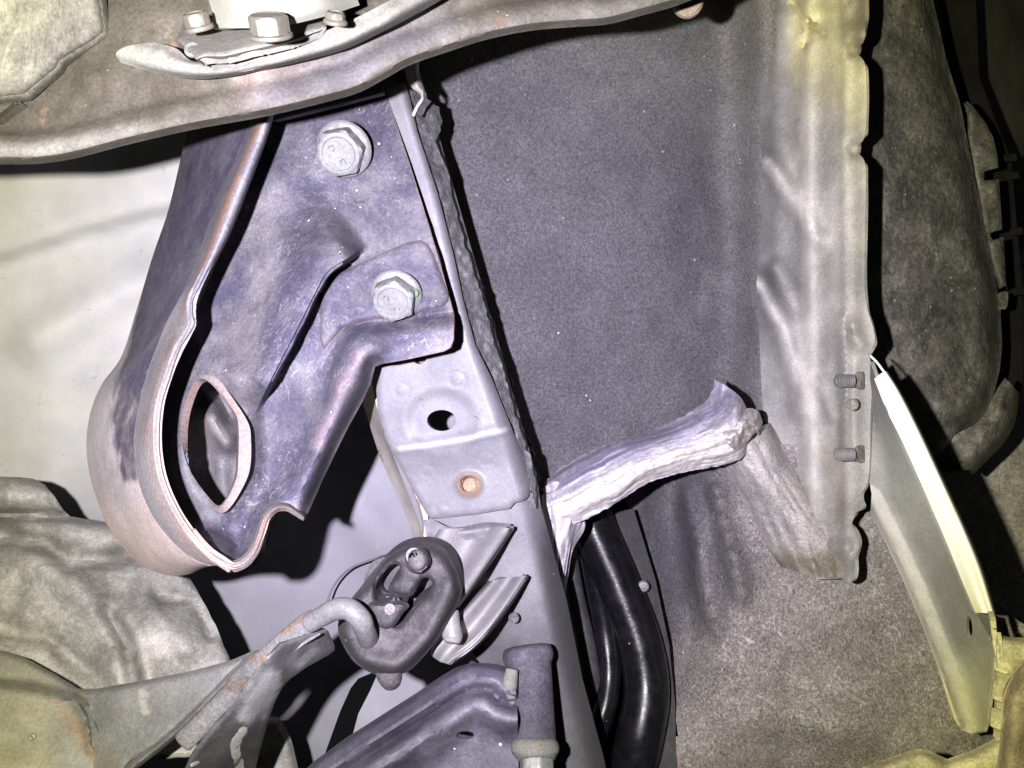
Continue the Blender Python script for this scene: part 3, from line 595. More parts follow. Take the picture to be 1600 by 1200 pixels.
# ================================================================== FENDER FLANGE
fen = thing('fender_flange', 'grey fender flange with a bright white painted edge, lower right', 'fender', (1450, 900, .46))
W0 = [(1366, 592, .480), (1385, 640, .474), (1410, 690, .470), (1450, 780, .466), (1480, 850, .463), (1502, 905, .461), (1524, 957, .459)]
W1 = [(1376, 584, .474), (1396, 624, .468), (1424, 678, .463), (1466, 766, .458), (1496, 838, .455), (1518, 894, .453), (1541, 958, .452)]
W2 = [(1385, 580, .474), (1404, 610, .468), (1432, 664, .463), (1476, 758, .458), (1508, 828, .455), (1532, 886, .453), (1554, 958, .452)]
W3 = [(1387, 580, .484), (1406, 609, .480), (1434, 662, .476), (1478, 756, .472), (1510, 826, .469), (1534, 884, .467), (1556, 958, .466)]
loft('white_edge', [W0, W1, W2, W3], M['white'], fen, nu=50, nv=20, thick=.0015, attrs={'yellow': lambda x, y, u, v: .7 * sm(850, 980, y) * sm(.5, .2, v)})
FOLD = [(1352, 785), (1385, 850), (1415, 915), (1440, 975), (1465, 1040), (1500, 1135)]
WLINE = [(1362, 560), (1385, 640), (1410, 690), (1450, 780), (1480, 850), (1502, 905), (1526, 960), (1556, 1010), (1560, 1140)]
tube('edge_seam', [(1360, 556, .486), (1370, 566, .482), (1382, 582, .478)], 1.8, M['white'], fen, n=16, seg=8)
def d_fen(x, y):
    a = np.maximum(-segdist(x, y, [(1330, 560)] + FOLD)[1], 0); b = segdist(x, y, WLINE)[0]
    t = np.clip((a - 24) / np.maximum(a - 24 + b, 1), 0, 1)
    d = .508 - .042 * t - .00004 * (y - 800) + .012 * np.exp(-(a / 6) ** 2) - .004 * np.exp(-((a - 24) / 8) ** 2)
    return d + .0008 * vn(x, y, 60, 31)
FEN = [(1360, 566), (1385, 640), (1411, 690), (1451, 780), (1481, 850), (1503, 905), (1526, 957), (1550, 962), (1556, 990), (1551, 1040), (1546, 1090), (1542, 1125), (1536, 1142), (1516, 1146), (1500, 1140), (1492, 1125), (1465, 1042), (1440, 976), (1415, 916), (1385, 851), (1360, 800), (1362, 772), (1356, 740), (1357, 660)]
relief('flange_web', FEN, d_fen, M['fender'], fen, step=7, curved=False, thick=.0015, holes=[[(1513, 962), (1518, 972), (1519, 990), (1515, 998), (1511, 990), (1510, 972)]],
       attrs={'roll': lambda x, y: 1.1 * sm(34, 22, segdist(x, y, FOLD)[0]), 'yellow': lambda x, y: sm(960, 1120, y) * .8})  # rolled strip painted paler: its highlight is put into the colour
# yellow seal with teeth and the muddy corner
seal = thing('edge_seal', 'yellowed toothed seal on the fender edge, bottom right corner', 'seal', (1570, 1050, .44))
loft('seal_lip', [[(1552, 955, .437), (1556, 975, .436), (1566, 992, .436), (1600, 996, .436), (1680, 985, .436)], [(1556, 968, .428), (1560, 988, .428), (1572, 1002, .428), (1602, 1006, .428), (1690, 1000, .428)], [(1556, 1000, .426), (1558, 1020, .424), (1568, 1040, .424), (1600, 1040, .424), (1690, 1040, .424)], [(1552, 1150, .44), (1556, 1155, .438), (1568, 1165, .438), (1604, 1165, .438), (1690, 1165, .438)]], M['yellow'], seal, nu=26, nv=30, thick=.002, bump=lambda x, y, u, v: .003 * vn(x, y, 18, 33))
for k, y in enumerate((1015, 1060, 1103)):
    block('tooth', [(1554 - k * 3, y), (1578 - k * 2, y + 8), (1576 - k * 2, y + 42), (1551 - k * 3, y + 32)], [.432, .426, .421, .426], .442, M['yellow'], seal, .0016)
relief('bottom_lip', [(1320, 1215), (1350, 1198), (1400, 1180), (1432, 1170), (1450, 1172), (1480, 1186), (1520, 1172), (1562, 1150), (1600, 1140), (1700, 1140), (1700, 1290), (1320, 1290)], lambda x, y, e: .43 + .012 * np.exp(-(e / 8) ** 2) + .003 * vn(x, y, 30, 34), M['yellow'], seal, step=8, curved=False, thick=.003, lip=None)
mud = relief('mud_flap', [(1568, 1085), (1578, 1062), (1600, 1030), (1680, 990), (1690, 1290), (1556, 1290), (1562, 1160)], lambda x, y, e: .385 + .012 * np.exp(-(e / 12) ** 2) + .003 * vn(x, y, 40, 35), M['brown'], step=8, thick=.003)
tag(mud, 'muddy brown trim corner at the bottom right edge', 'trim')

# ================================================================== HOSES between rail and felt
def hose(name, label, pts, rad, m): return tag(tube(name, pts, rad, m, None, 90, 28), label, 'hose')
hose('filler_hose', 'thick glossy black filler hose curving down beside the felt', [(880, 700, .66), (925, 820, .645), (968, 920, .625), (1000, 1010, .605), (1010, 1080, .59), (1000, 1150, .58), (978, 1250, .575)], [38, 37, 36, 36, 36, 37, 38], M['hose'])
hose('breather_hose', 'thin glossy black hose curving left, beside the thick hose', [(905, 780, .66), (930, 900, .635), (948, 1000, .61), (952, 1060, .60), (944, 1110, .59), (925, 1155, .585), (890, 1188, .58), (830, 1220, .58)], [20, 20, 20, 19, 18, 18, 18, 18], M['hose'])
hose('vent_hose', 'dull dark hose half hidden right of the frame rail', [(880, 820, .62), (896, 920, .61), (915, 1010, .60), (925, 1090, .60), (915, 1180, .60), (900, 1260, .60)], [15, 15, 16, 17, 18, 18], M['hose_dull'])
bk = block('dark_bulkhead', [(820, 640), (1120, 640), (1120, 1290), (820, 1290)], .74, .75, M['black']); bk.name = 'inner_wing_panel'
tag(bk, 'black inner wing behind the hoses', None, kind='structure')
stay = relief('hose_stay', [(960, 800), (990, 795), (1024, 905), (1046, 1010), (1055, 1100), (1058, 1240), (1020, 1240), (1030, 1060), (1006, 960), (985, 880)], lambda x, y: .655 - .0002 * (y - 800), M['black'], None, step=10, curved=False, thick=.002)
tag(stay, 'black metal stay between thick hose and felt panel', 'stay')
scr = lathe('clip_screw', (1005, 916, .615), (-.1, -1, .1), [(9, -2), (9, 2), (7, 4), (3, 4.5), (2.5, 2), (.1, 2)], M['zinc'], seg=24)
tag(scr, 'tiny pale screw head beside the thick black hose', 'screw')

# ================================================================== FRAME RAIL
rail = thing('frame_rail', 'grey painted frame rail with rough undercoat running down the middle', 'frame rail', (720, 650, .48))
def edge_r(y): return np.interp(y, [100, 150, 300, 540, 760, 900, 1050, 1250], [640, 652, 697, 757, 832, 862, 900, 950])
def d_rail(x, y, e=None):
    b = plane((640, 600, .490), (780, 600, .480), (640, 300, .475))(x, y)
    xr = edge_r(y) - 28; t = np.clip(x - xr, 0, 200)
    return b + .10 * (t / 60) ** 2 / (1 + t / 60) + .0012 * vn(x, y, 80, 41)
RL = [(420, 150), (560, 80), (648, 90), (668, 150), (700, 262), (760, 470), (800, 610), (838, 740), (845, 790), (886, 940), (910, 1060), (945, 1190), (960, 1290), (770, 1290), (770, 1060), (745, 1030), (700, 960), (664, 850), (655, 815), (610, 700), (590, 640), (590, 540), (470, 300)]
HOLE = [(690 + 23 * math.cos(a), 657 + 16.5 * math.sin(a)) for a in np.linspace(0, 2 * math.pi, 20, endpoint=False)]
relief('rail_wall', RL, d_rail, M['rail'], rail, step=8, curved=False, thick=.002, holes=[[(690 + 30 * math.cos(a), 657 + 24 * math.sin(a)) for a in np.linspace(0, 2 * math.pi, 20, endpoint=False)], [(735 + 26 * math.cos(a), 759 + 22 * math.sin(a)) for a in np.linspace(0, 2 * math.pi, 16, endpoint=False)]],
       attrs={'dirt_shade': lambda x, y: .95 * sm(0, 60, x - edge_r(y) + 40) * sm(760, 880, y) + .68 * sm(830, 1040, y)})  # lower end and rounded right side darkened: shade painted in with soiling
# reinforcement plate
PL = [(560, 150), (600, 130), (634, 130), (642, 160), (652, 205), (684, 302), (709, 400), (724, 470), (743, 540), (768, 590), (792, 650), (826, 735), (830, 752), (826, 776), (818, 782), (804, 786), (796, 795), (770, 799), (740, 804), (700, 808), (672, 811), (668, 806), (644, 764), (612, 706), (602, 684), (590, 640), (588, 610), (591, 575)]
def d_plate(x, y, e):
    d = d_rail(x, y) - .017
    cr = segdist(x, y, [(600, 706), (625, 700), (700, 690), (790, 670), (830, 660)])[1]
    d = d + .008 * sm(-10, 60, cr) - .0025 * np.exp(-(cr / 9) ** 2)
    d += .0022 * sm(56, 34, np.hypot((x - 690) / 1.15, y - 657)) - 0.0004 * np.exp(-((np.hypot((x - 690) / 1.15, y - 657) - 50) / 6) ** 2)
    for (a, b, r) in ((628, 610, 10), (714, 593, 11), (760, 716, 10), (668, 735, 9), (692, 797, 8)):
        q = np.hypot(x - a, (y - b) * 1.15); d += -.0003 * sm(r + 1, r - 3, q) + .0005 * np.exp(-((q - r - 1.5) / 2) ** 2)
    q = np.hypot((x - 733) / 1.1, y - 757); d += -.003 * np.exp(-((q - 16) / 4) ** 2)
    return d
THR = [(733 + 15 * math.cos(a), 757 + 12 * math.sin(a)) for a in np.linspace(0, 2 * math.pi, 16, endpoint=False)]
SMH = [(655 + 11 * math.cos(a), 560 + 9 * math.sin(a)) for a in np.linspace(0, 2 * math.pi, 14, endpoint=False)]
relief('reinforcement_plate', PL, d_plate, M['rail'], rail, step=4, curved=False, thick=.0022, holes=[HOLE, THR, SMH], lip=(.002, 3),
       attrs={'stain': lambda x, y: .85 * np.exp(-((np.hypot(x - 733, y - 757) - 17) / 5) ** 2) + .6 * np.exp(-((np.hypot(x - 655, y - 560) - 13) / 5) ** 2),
              'scuff_highlight': lambda x, y: .75 * ridge(x, y, [(625, 702), (700, 692), (790, 672)], 5)})  # highlight along the crease painted into the plate colour
lathe('inner_wall_disc', (712, 662, .60), (0, -1, 0), [(60, -2), (60, 0), (.1, .2)], M['rail'], rail, seg=24)
lathe('threaded_nut', (734, 758, .487), (0.1, -1, .1), [(19, -14), (18, 0), (13, 1), (12, -2), (13, -4), (11, -6), (12, -8), (10, -11), (.1, -11)], M['rusty'], rail, seg=28)
# rough undercoat along the far corner
UR = [(650, 104), (662, 140), (668, 155), (684, 166), (690, 186), (690, 200), (681, 222), (700, 270), (715, 340), (732, 402), (756, 472), (768, 520), (790, 590), (803, 645), (831, 722), (838, 775)]
UL = [(838, 795), (822, 730), (790, 640), (768, 580), (744, 540), (725, 470), (710, 400), (684, 300), (652, 200), (642, 150), (630, 104)]
def d_und(x, y, e):
    b = plane((640, 600, .490), (780, 600, .480), (640, 300, .475))(x, y); t = np.clip(x - edge_r(y) + 14, 0, 80)
    return b - .004 + .030 * (t / 45) + .0022 * vn(x, y, 11, 42) + .0013 * vn(x, y, 6, 43)
relief('undercoat_bead', UR + UL, d_und, M['undercoat'], rail, step=3.5, curved=False, thick=.004, jag=2.4, jagscale=9, rings=(2.5,), jagmask=lambda x, y: sm(-4, 10, x - np.interp(y, [104, 150, 200, 300, 400, 470, 540, 580, 640, 730, 795], [630, 642, 652, 684, 710, 725, 744, 768, 790, 822, 838]) ))
def d_flap(x, y):
    return np.minimum(d_felt(x, y) - .006, .562) + .002 * vn(x, y, 10, 44)
relief('torn_edge', [(700, 300), (722, 345), (738, 400), (762, 470), (774, 520), (797, 590), (812, 650), (838, 722), (845, 775), (830, 770), (795, 640), (760, 520), (715, 380)], d_flap, M['undercoat'], rail, step=6, curved=False, thick=.002, jag=2, jagscale=9)
# cream seam flange on the rail's left side
loft('seam_flange', [[(545, 560, .56), (570, 640, .56), (597, 722, .545), (620, 772, .54), (643, 832, .535), (652, 860, .53)], [(560, 560, .535), (580, 640, .535), (606, 708, .525), (633, 770, .52), (653, 820, .515), (657, 860, .51)], [(575, 560, .51), (590, 640, .51), (612, 700, .50), (645, 765, .495), (662, 812, .49), (660, 860, .49)]], M['cream'], rail, nu=40, nv=10, thick=.002)
# cream paper-like torn scrap at the top of the rail
scrap = thing('sealant_scrap', 'cream torn scrap of sealant hanging at the top of the rail', 'scrap', (650, 130, .44))
loft('scrap_strip', [[(640, 92, .452), (641, 118, .447), (642, 135, .444), (654, 145, .438), (658, 152, .436), (650, 166, .432), (645, 180, .43)], [(649, 92, .445), (650, 120, .440), (653, 134, .436), (660, 143, .432), (660, 153, .43), (651, 168, .428), (645.6, 181, .428)], [(655, 92, .452), (655, 118, .448), (660, 133, .444), (664, 143, .438), (662, 154, .436), (652, 169, .432), (646, 181, .43)]], M['cream'], scrap, nu=40, nv=8, thick=.0006)

lathe('drain_dimple', (803, 966, .4835), (.1, -1, 0), [(8.5, -2), (8, .6), (6.5, .9), (5.5, -.8), (.1, -1.2)], M['undercoat'], rail, seg=22)
# hook brackets welded to the rail (folded sheet fingers)
hb = thing('hanger_bracket', 'grey folded steel bracket with two pointed fingers on the rail', 'bracket', (740, 900, .47))
def finger(name, A, B, Cc):
    D = [(q[0] + 1.5, q[1] + 1.5, q[2] + .028) for q in Cc]
    loft(name, [[(q[0] - 1, q[1] - 1, q[2] + .02) for q in A], A, B, Cc, D], M['gusset'], hb, nu=30, nv=26, thick=.002, bump=lambda x, y, u, v: .0006 * vn(x, y, 22, 46))
finger('finger', [(684, 826, .480), (662, 870, .466), (646, 905, .46)], [(748, 824, .4775), (712, 888, .4600), (684, 935, .4530)], [(803, 827, .476), (760, 888, .456), (716, 950, .448)])
finger('finger', [(764, 908, .480), (728, 948, .462), (698, 985, .456), (676, 1012, .452), (674, 1024, .456)], [(798, 902, .4775), (756, 957, .4585), (724, 996, .4505), (698, 1020, .447), (688, 1034, .451)], [(826, 901, .476), (782, 966, .456), (750, 1004, .446), (722, 1026, .444), (704, 1038, .448)])
loft('weld_lip', [[(660, 812, .488), (675, 812, .484), (705, 824, .478), (760, 816, .472), (797, 818, .474)], [(664, 826, .482), (680, 832, .476), (708, 832, .470), (760, 826, .464), (800, 826, .470)], [(668, 850, .484), (684, 850, .478), (710, 846, .472), (760, 840, .468), (800, 832, .474)]], M['rail'], hb, nu=40, nv=14, thick=.002, bump=lambda x, y, u, v: .0025 * vn(x, y, 13, 45))

# ================================================================== TOW BRACKET
tow = thing('tow_bracket', 'big indigo steel bracket with rusted hook-shaped lip, bolted to rail', 'bracket', (430, 520, .42))
STEP = [(575, 380), (545, 402), (512, 424), (492, 458), (466, 510), (440, 560), (416, 608), (396, 650)]
HOOK = [(318, 850), (345, 872), (365, 889), (390, 879), (409, 852), (421, 817), (431, 799), (448, 797)]
TUBE = [(575, 545), (545, 600), (510, 680), (470, 770), (450, 815)]
RSIDE = [(585, 572), (577, 605), (545, 665), (530, 695), (476, 812)]
CREASE = [(500, 570), (519, 545), (535, 515), (560, 506), (620, 499), (725, 484)]
def d_face(x, y):
    d = plane((430, 200, .452), (600, 160, .452), (350, 800, .425))(x, y)
    e, s, t = segdist(x, y, STEP)
    on = sm(0, .14, t) * sm(1.0, .82, t)
    left = s > 0 if False else s < 0
    # travel runs down-left: the raised side lies to the right of travel = screen left
    d -= .040 * on * np.where(s > 0, np.exp(-(e / 80) ** 2), np.exp(-(e / 4.0) ** 2))
    d += .006 * np.exp(-(np.hypot(x - 480, y - 335) / 48) ** 2) - .004 * ridge(x, y, [(440, 260), (420, 380)], 30)
    d -= .016 * ridge(x, y, TUBE, 30)
    d += .030 * np.exp(-(segdist(x, y, RSIDE)[0] / 13) ** 2)
    ec, scr, tc = segdist(x, y, CREASE)
    below = sm(0, 26, scr) * sm(505, 530, x)
    d -= .012 * below * sm(640, 560, y - (x - 600) * -.18)
    d += .003 * np.exp(-(ec / 5) ** 2) * sm(500, 520, x)
    dh, _, th = segdist(x, y, HOOK); kk = np.exp(-(dh / 26) ** 2); d = d * (1 - kk) + kk * np.interp(th, [0, .2, .35, .55, .75, .9, 1], [.380, .376, .376, .384, .394, .402, .41])
    d -= .014 * np.exp(-((np.hypot((x - 337) * 1.15, (y - 695) * .62) - 60) / 22) ** 2)
    return d + .0016 * vn(x, y, 60, 51) + .0006 * vn(x, y, 22, 52)
FACE = [(418, 176), (440, 184), (520, 166), (603, 144), (640, 255), (661, 322), (688, 412), (706, 478), (710, 492), (709, 530), (704, 543), (694, 549), (640, 561), (596, 569), (586, 573), (579, 600), (566, 628), (546, 664), (530, 696), (504, 750), (477, 812), (468, 810), (458, 802), (446, 797), (434, 798), (427, 806), (419, 828), (409, 852), (396, 872), (382, 884), (366, 889), (345, 872), (318, 852), (285, 812), (255, 745), (250, 690), (258, 620), (278, 556), (300, 500), (330, 430), (372, 330)]
EYEH = [(305, 596), (316, 592), (330, 600), (350, 625), (368, 652), (371, 673), (370, 722), (367, 747), (346, 788), (340, 790), (322, 772), (297, 735), (285, 698), (282, 673), (288, 635)]
relief('face_plate', FACE, d_face, M['bracket'], tow, step=5.5, curved=False, thick=.003, holes=[EYEH], rings=(2.5, 6), guides=[STEP, CREASE],
       attrs={'pale': lambda x, y: .55 * np.exp(-((np.hypot((x - 340) * 1.1, (y - 640) * .7)) / 75) ** 2) + .4 * ridge(x, y, [(430, 300), (415, 420), (380, 540)], 34) + .75 * np.exp(-(segdist(x, y, HOOK)[0] / 10)) + .45 * ridge(x, y, [(455, 795), (475, 800)], 14),
              'blush': lambda x, y: .62 * ridge(x, y, [(560, 555), (535, 605), (515, 650), (495, 690)], 14) + .5 * ridge(x, y, [(705, 480), (708, 530), (690, 548)], 7)})
relief('tab_plate', [(498, 448), (530, 426), (562, 411), (600, 394), (638, 378), (656, 375), (668, 381), (677, 398), (701, 462), (699, 472), (690, 480), (640, 491), (575, 500), (535, 512), (518, 530), (505, 545), (496, 520), (498, 470)], lambda x, y: d_face(x, y) - .0045 + .004 * sm(508, 496, x), M['bracket'], tow, step=6, curved=False, thick=.002, attrs={'pale': lambda x, y: .35 * sm(530, 500, x), 'blush': lambda x, y: 0 * x}, lip=(.0025, 3))
loft('top_flange', [[(412, 178, .455), (500, 158, .455), (596, 132, .455)], [(424, 187, .446), (504, 167, .446), (598, 143, .446)], [(434, 191, .449), (508, 173, .449), (602, 149, .449)]], M['rail'], tow, nu=24, nv=8, thick=.0015)
FAR = [(308, 150, .49), (290, 215, .49), (263, 328, .487), (238, 402, .484), (214, 482, .48), (188, 560, .474), (158, 602, .47), (142, 642, .466), (135, 690, .462), (140, 742, .458), (152, 782, .455), (170, 825, .45), (196, 860, .445), (226, 886, .440), (262, 899, .435), (296, 897, .428), (318, 887, .42)]
CR1 = [(402, 150, .415), (385, 205, .413), (341, 308, .41), (298, 430, .405), (260, 505, .40), (231, 580, .396), (216, 638, .393), (209, 690, .39), (214, 745, .386), (230, 791, .383), (254, 828, .38), (280, 856, .378), (306, 876, .376), (330, 884, .376)]
CR2 = [(416, 150, .388), (402, 200, .387), (358, 303, .384), (324, 403, .381), (300, 462, .379), (291, 502, .377), (272, 545, .374), (252, 588, .371), (238, 640, .369), (229, 690, .371), (236, 744, .369), (252, 790, .367), (277, 830, .366), (306, 862, .366), (342, 884, .368)]
LIP = [(433, 150, .393), (422, 195, .391), (388, 288, .388), (356, 368, .386), (318, 440, .383), (302, 470, .380), (302, 490, .378), (306, 505, .377), (296, 524, .375), (282, 545, .373), (268, 588, .37), (254, 632, .367), (250, 690, .364), (257, 742, .362), (275, 786, .361), (302, 830, .361), (335, 866, .363), (364, 887, .368)]
LIPB = [(434, 150, .402), (424, 195, .401), (390, 289, .399), (358, 369, .397), (320, 441, .394), (304, 471, .391), (304, 491, .389), (308, 506, .388), (298, 525, .386), (284, 546, .384), (270, 589, .381), (256, 633, .378), (252, 690, .375), (259, 741, .373), (277, 785, .371), (303, 828, .37), (335, 864, .371), (364, 885, .373)]
def match(a, n=140): return [tuple(q) for q in spline(a, n)]
loft('side_wall', [FAR, CR1], M['bracket_wall'], tow, nu=140, nv=22, thick=.003, bump=lambda x, y, u, v: -.010 * np.sin(v * np.pi) * 0.6 + .0012 * vn(x, y, 40, 53),
     attrs={'pale': lambda x, y, u, v: sm(430, 620, y + 130 * (0.55 - v)) * .85 + .25 * sm(.3, .0, v) - 1.1 * ridge(x, y, [(262, 400), (232, 500), (206, 590), (196, 640), (202, 690), (206, 730)], 20), 'blush': lambda x, y, u, v: -.35 + .55 * sm(470, 640, y) + .50 * sm(700, 870, y) + .35 * sm(.15, 0, v) * sm(500, 650, y), 'rust': lambda x, y, u, v: .3 * sm(.06, 0, v)})
loft('hook_rim', [[(300, 834, .3605), (326, 864, .3612), (350, 882, .363), (366, 893, .364), (386, 886, .366), (404, 864, .370), (414, 838, .376), (424, 810, .382), (434, 800, .388), (448, 799, .396), (462, 806, .404), (474, 814, .412)], [(297, 828, .3590), (322, 857, .3590), (346, 874, .3595), (364, 883, .3595), (381, 877, .362), (397, 858, .367), (407, 834, .373), (418, 804, .379), (432, 792, .386), (448, 791, .394), (463, 799, .402), (475, 808, .410)], [(294, 820, .3650), (318, 850, .3650), (342, 868, .3665), (362, 876, .368), (376, 871, .371), (391, 854, .377), (401, 830, .384), (413, 800, .391), (430, 787, .397), (448, 786, .404), (464, 795, .412), (476, 804, .42)]], M['bracket_lip'], tow, nu=70, nv=12, thick=.0016, attrs={'pale': lambda x, y, u, v: .9 + 0 * x, 'blush': lambda x, y, u, v: .5 + 0 * x, 'rust': lambda x, y, u, v: .55 * np.exp(-((v - .3) / .25) ** 2)})
loft('rolled_lip', [CR1, CR2, LIP, LIPB], M['bracket_lip'], tow, nu=140, nv=26, thick=.002,
     attrs={'pale': lambda x, y, u, v: sm(430, 560, y) * .6 + .48, 'blush': lambda x, y, u, v: .60 * sm(500, 620, y) * sm(.25, .8, v) + .3 * sm(750, 880, y), 'rust': lambda x, y, u, v: 1.0 * np.exp(-((v - .42) / .15) ** 2) * (.45 + .55 * sm(640, 300, y)) + .35 * sm(.9, 1, v)})
# raised rim round the eyelet
IN0 = [(304, 597, .452), (316, 592, .450), (331, 601, .448), (350, 625, .447), (367, 652, .445), (370, 674, .444), (369, 722, .443), (366, 747, .443), (346, 788, .441), (339, 790, .441), (322, 772, .442), (297, 735, .445), (285, 698, .447), (282, 673, .449), (288, 635, .45)]
IN1 = [(303, 596, .428), (316, 591, .420), (332, 599, .414), (352, 624, .408), (370, 652, .404), (373, 674, .403), (372, 722, .402), (369, 748, .402), (347, 790, .404), (339, 792, .407), (321, 774, .415), (296, 736, .425), (284, 698, .432), (281, 673, .434), (287, 634, .433)]
OUT1 = [(300, 592, .430), (317, 586, .421), (338, 590, .414), (362, 620, .408), (389, 664, .404), (392, 684, .403), (391, 728, .402), (384, 752, .402), (352, 800, .404), (338, 800, .409), (316, 779, .418), (290, 739, .428), (278, 700, .435), (275, 672, .437), (281, 632, .436)]
OUT0 = [(299, 590, .445), (317, 585, .440), (339, 589, .437), (364, 619, .436), (391, 664, .436), (394, 684, .436), (393, 728, .436), (386, 753, .437), (353, 803, .437), (337, 803, .436), (314, 781, .438), (288, 740, .442), (276, 701, .445), (273, 672, .446), (279, 631, .446)]
LN = [np.array(spline(l, 90, True)) for l in (IN0, IN1, OUT1, OUT0)]
C = np.stack(LN, 1); G = np.stack([np.stack([np.interp(np.linspace(0, 3, 13), [0, 1, 2, 3], C[i][:, k]) for k in range(3)], 1) for i in range(90)], 0)
W = Parr(G[..., 0], G[..., 1], G[..., 2]); vv = np.tile(np.linspace(0, 1, 13), (90, 1))
me = grid_mesh('eyelet_rim', W, {'pale': 0.8 + 0 * vv, 'blush': .55 + 0 * vv, 'rust': .5 * np.exp(-((vv - .35) / .1) ** 2)}, 0, closed_u=True); fix_normals(me)
link('eyelet_rim', me, M['bracket_lip'], tow)
relief('inner_web', [(250, 560), (420, 560), (430, 700), (400, 830), (300, 830), (250, 700)], lambda x, y: .515 - .03 * ridge(x, y, [(330, 655), (352, 690)], 22) + .02 * ridge(x, y, [(335, 600), (360, 650)], 12) - .01 * ridge(x, y, [(345, 730), (352, 790)], 14), M['bracket'], tow, step=6, thick=.003, attrs={'pale': lambda x, y: .5 + .5 * ridge(x, y, [(342, 672), (352, 680)], 9), 'blush': lambda x, y: .6 * ridge(x, y, [(318, 660), (330, 700)], 8)})
# two zinc flange bolts
for (x, y, d, k, rot) in ((537, 233, .437, 1.0, .35), (619, 460, .431, .92, .15)):
    nrm = (-.04, -1, -.56)
    b = hexbolt('bolt', (x, y, d), nrm, 44 * k, 33 * k, 36 * k, M['zinc'], tow, rot)
    fa, fb, fn = frame(nrm); top = P(x, y, d) + fn * px(35.2 * k, d)
    for (sx, sy, a0, a1) in ((-8, -10, .4, 4.6), (12, 6, 1.2, 5.4)):
        pts = []
        for t in np.linspace(a0, a1, 8):
            q = top + fa * px((sx + 4.2 * math.cos(t)) * k, d) + fb * px((sy + 4.2 * math.sin(t)) * k, d); pts.append(tuple(q))
        tube('head_stamp', pts, [0.00022] * 8, M['old_bolt'], b, n=16, seg=6, world=True)
    mx, my = (-36, 2) if k == 1 else (30, -2)
    mk = lathe('paint_mark', (x + mx * k, y + my, d - .0055), nrm, [(8 if k < 1 else 5, -1), (7 if k < 1 else 4, 1.2), (.1, 1.4)], M['green'], b, seg=14)

# ================================================================== FOIL STRIP
foil = thing('foil_strip', 'crumpled torn silver foil strip spanning from rail to plastic flange', 'foil', (1000, 720, .53))
def crk(x, y, u, v):
    vv = v + .05 * vn(u * 8, v * 1, 1, 59) + .02 * vn(u * 30, v * 2, 1, 58)
    return .0030 * vn(u * 200, vv * 430, 70, 61) + .0014 * vn(u * 330, vv * 1200, 70, 62) + .0005 * vn(u * 900, vv * 3200, 70, 63) + .0022 * vn(x, y, 12, 55) * sm(.62, .85, u) + (.0006 * vn(x, y, 9, 53) + .0004 * vn(x, y, 5, 52)) * sm(.4, .6, v) + .0006 * vn(x, y, 7, 69)
def fray(x, y, u, v):
    e = np.exp(-v / .05) + .35 * np.exp(-(1 - v) / .05)
    return 0 * x, e * (2.5 * vn(x, y * 0 + 3, 9, 57) + 2 * vn(x, y * 0 + 9, 4, 56))
T0 = [(850, 752, .575), (880, 728, .568), (930, 702, .563), (1000, 678, .558), (1060, 655, .553), (1095, 632, .548), (1114, 610, .545), (1116, 592, .545)]
T1 = [(852, 762, .560), (884, 738, .553), (936, 712, .547), (1004, 690, .542), (1068, 668, .537), (1108, 645, .532), (1130, 625, .53), (1136, 604, .535)]
T2 = [(852, 785, .545), (892, 768, .532), (948, 742, .526), (1014, 718, .522), (1080, 698, .518), (1126, 674, .512), (1152, 645, .510), (1158, 622, .53)]
T3 = [(856, 804, .545), (900, 794, .533), (954, 768, .526), (1016, 736, .522), (1082, 717, .522), (1132, 706, .52), (1164, 680, .52), (1170, 650, .54)]
T4 = [(862, 826, .555), (904, 816, .543), (956, 790, .537), (1010, 756, .534), (1070, 738, .534), (1130, 726, .535), (1160, 715, .54), (1176, 690, .56)]
loft('strip_body', [T0, T1, T2, T3, T4], M['foil'], foil, nu=200, nv=90, thick=.0008, bump=crk, warp=fray,
     attrs={'streak': lambda x, y, u, v: .42 * sm(.50, .30, v) + .50 * np.exp(-((v - .20 - .05 * np.sin(u * 7)) / .07) ** 2) * (.4 + .6 * sm(.1, .3, u)) + .10 + .22 * vn(u * 160, (v + .04 * vn(u * 8, v, 1, 59)) * 1500, 70, 64) + .25 * sm(.88, 1, v), 'dusty': lambda x, y, u, v: .85 * sm(.40, .58, v) * sm(1.0, .9, v) + .2 * vn(x, y, 16, 54)})
loft('strip_tail', [[(846, 765, .57), (848, 800, .565), (858, 850, .56), (868, 900, .56), (874, 940, .56)], [(852, 760, .555), (860, 800, .545), (868, 850, .545), (874, 895, .55), (878, 940, .555)], [(870, 752, .55), (890, 790, .54), (888, 840, .545), (884, 890, .55), (881, 936, .56)], [(910, 790, .56), (914, 824, .565), (896, 858, .565), (888, 900, .57), (883, 930, .575)]], M['foil'], foil, nu=50, nv=30, thick=.0008, bump=lambda x, y, u, v: .003 * vn(v * 900, u * 300, 60, 65), attrs={'streak': lambda x, y, u, v: .55 * np.exp(-((v - .6) / .12) ** 2), 'dusty': lambda x, y, u, v: .4 + 0 * x})
loft('foil_fold', [[(1128, 668, .528), (1150, 650, .528), (1168, 638, .53), (1184, 642, .535), (1192, 660, .545)], [(1130, 680, .510), (1152, 662, .508), (1168, 648, .510), (1180, 652, .518), (1188, 668, .53)], [(1138, 692, .508), (1158, 676, .504), (1168, 664, .506), (1178, 664, .514), (1184, 674, .528)], [(1150, 706, .525), (1168, 690, .525), (1176, 680, .525), (1182, 676, .535), (1186, 682, .548)]], M['foil'], foil, nu=50, nv=36, thick=.0008, bump=lambda x, y, u, v: .005 * vn(x, y, 11, 66) + .002 * vn(x, y, 5, 65), attrs={'streak': lambda x, y, u, v: .2 + .4 * vn(x, y, 9, 64), 'dusty': lambda x, y, u, v: .9 + 0 * x})
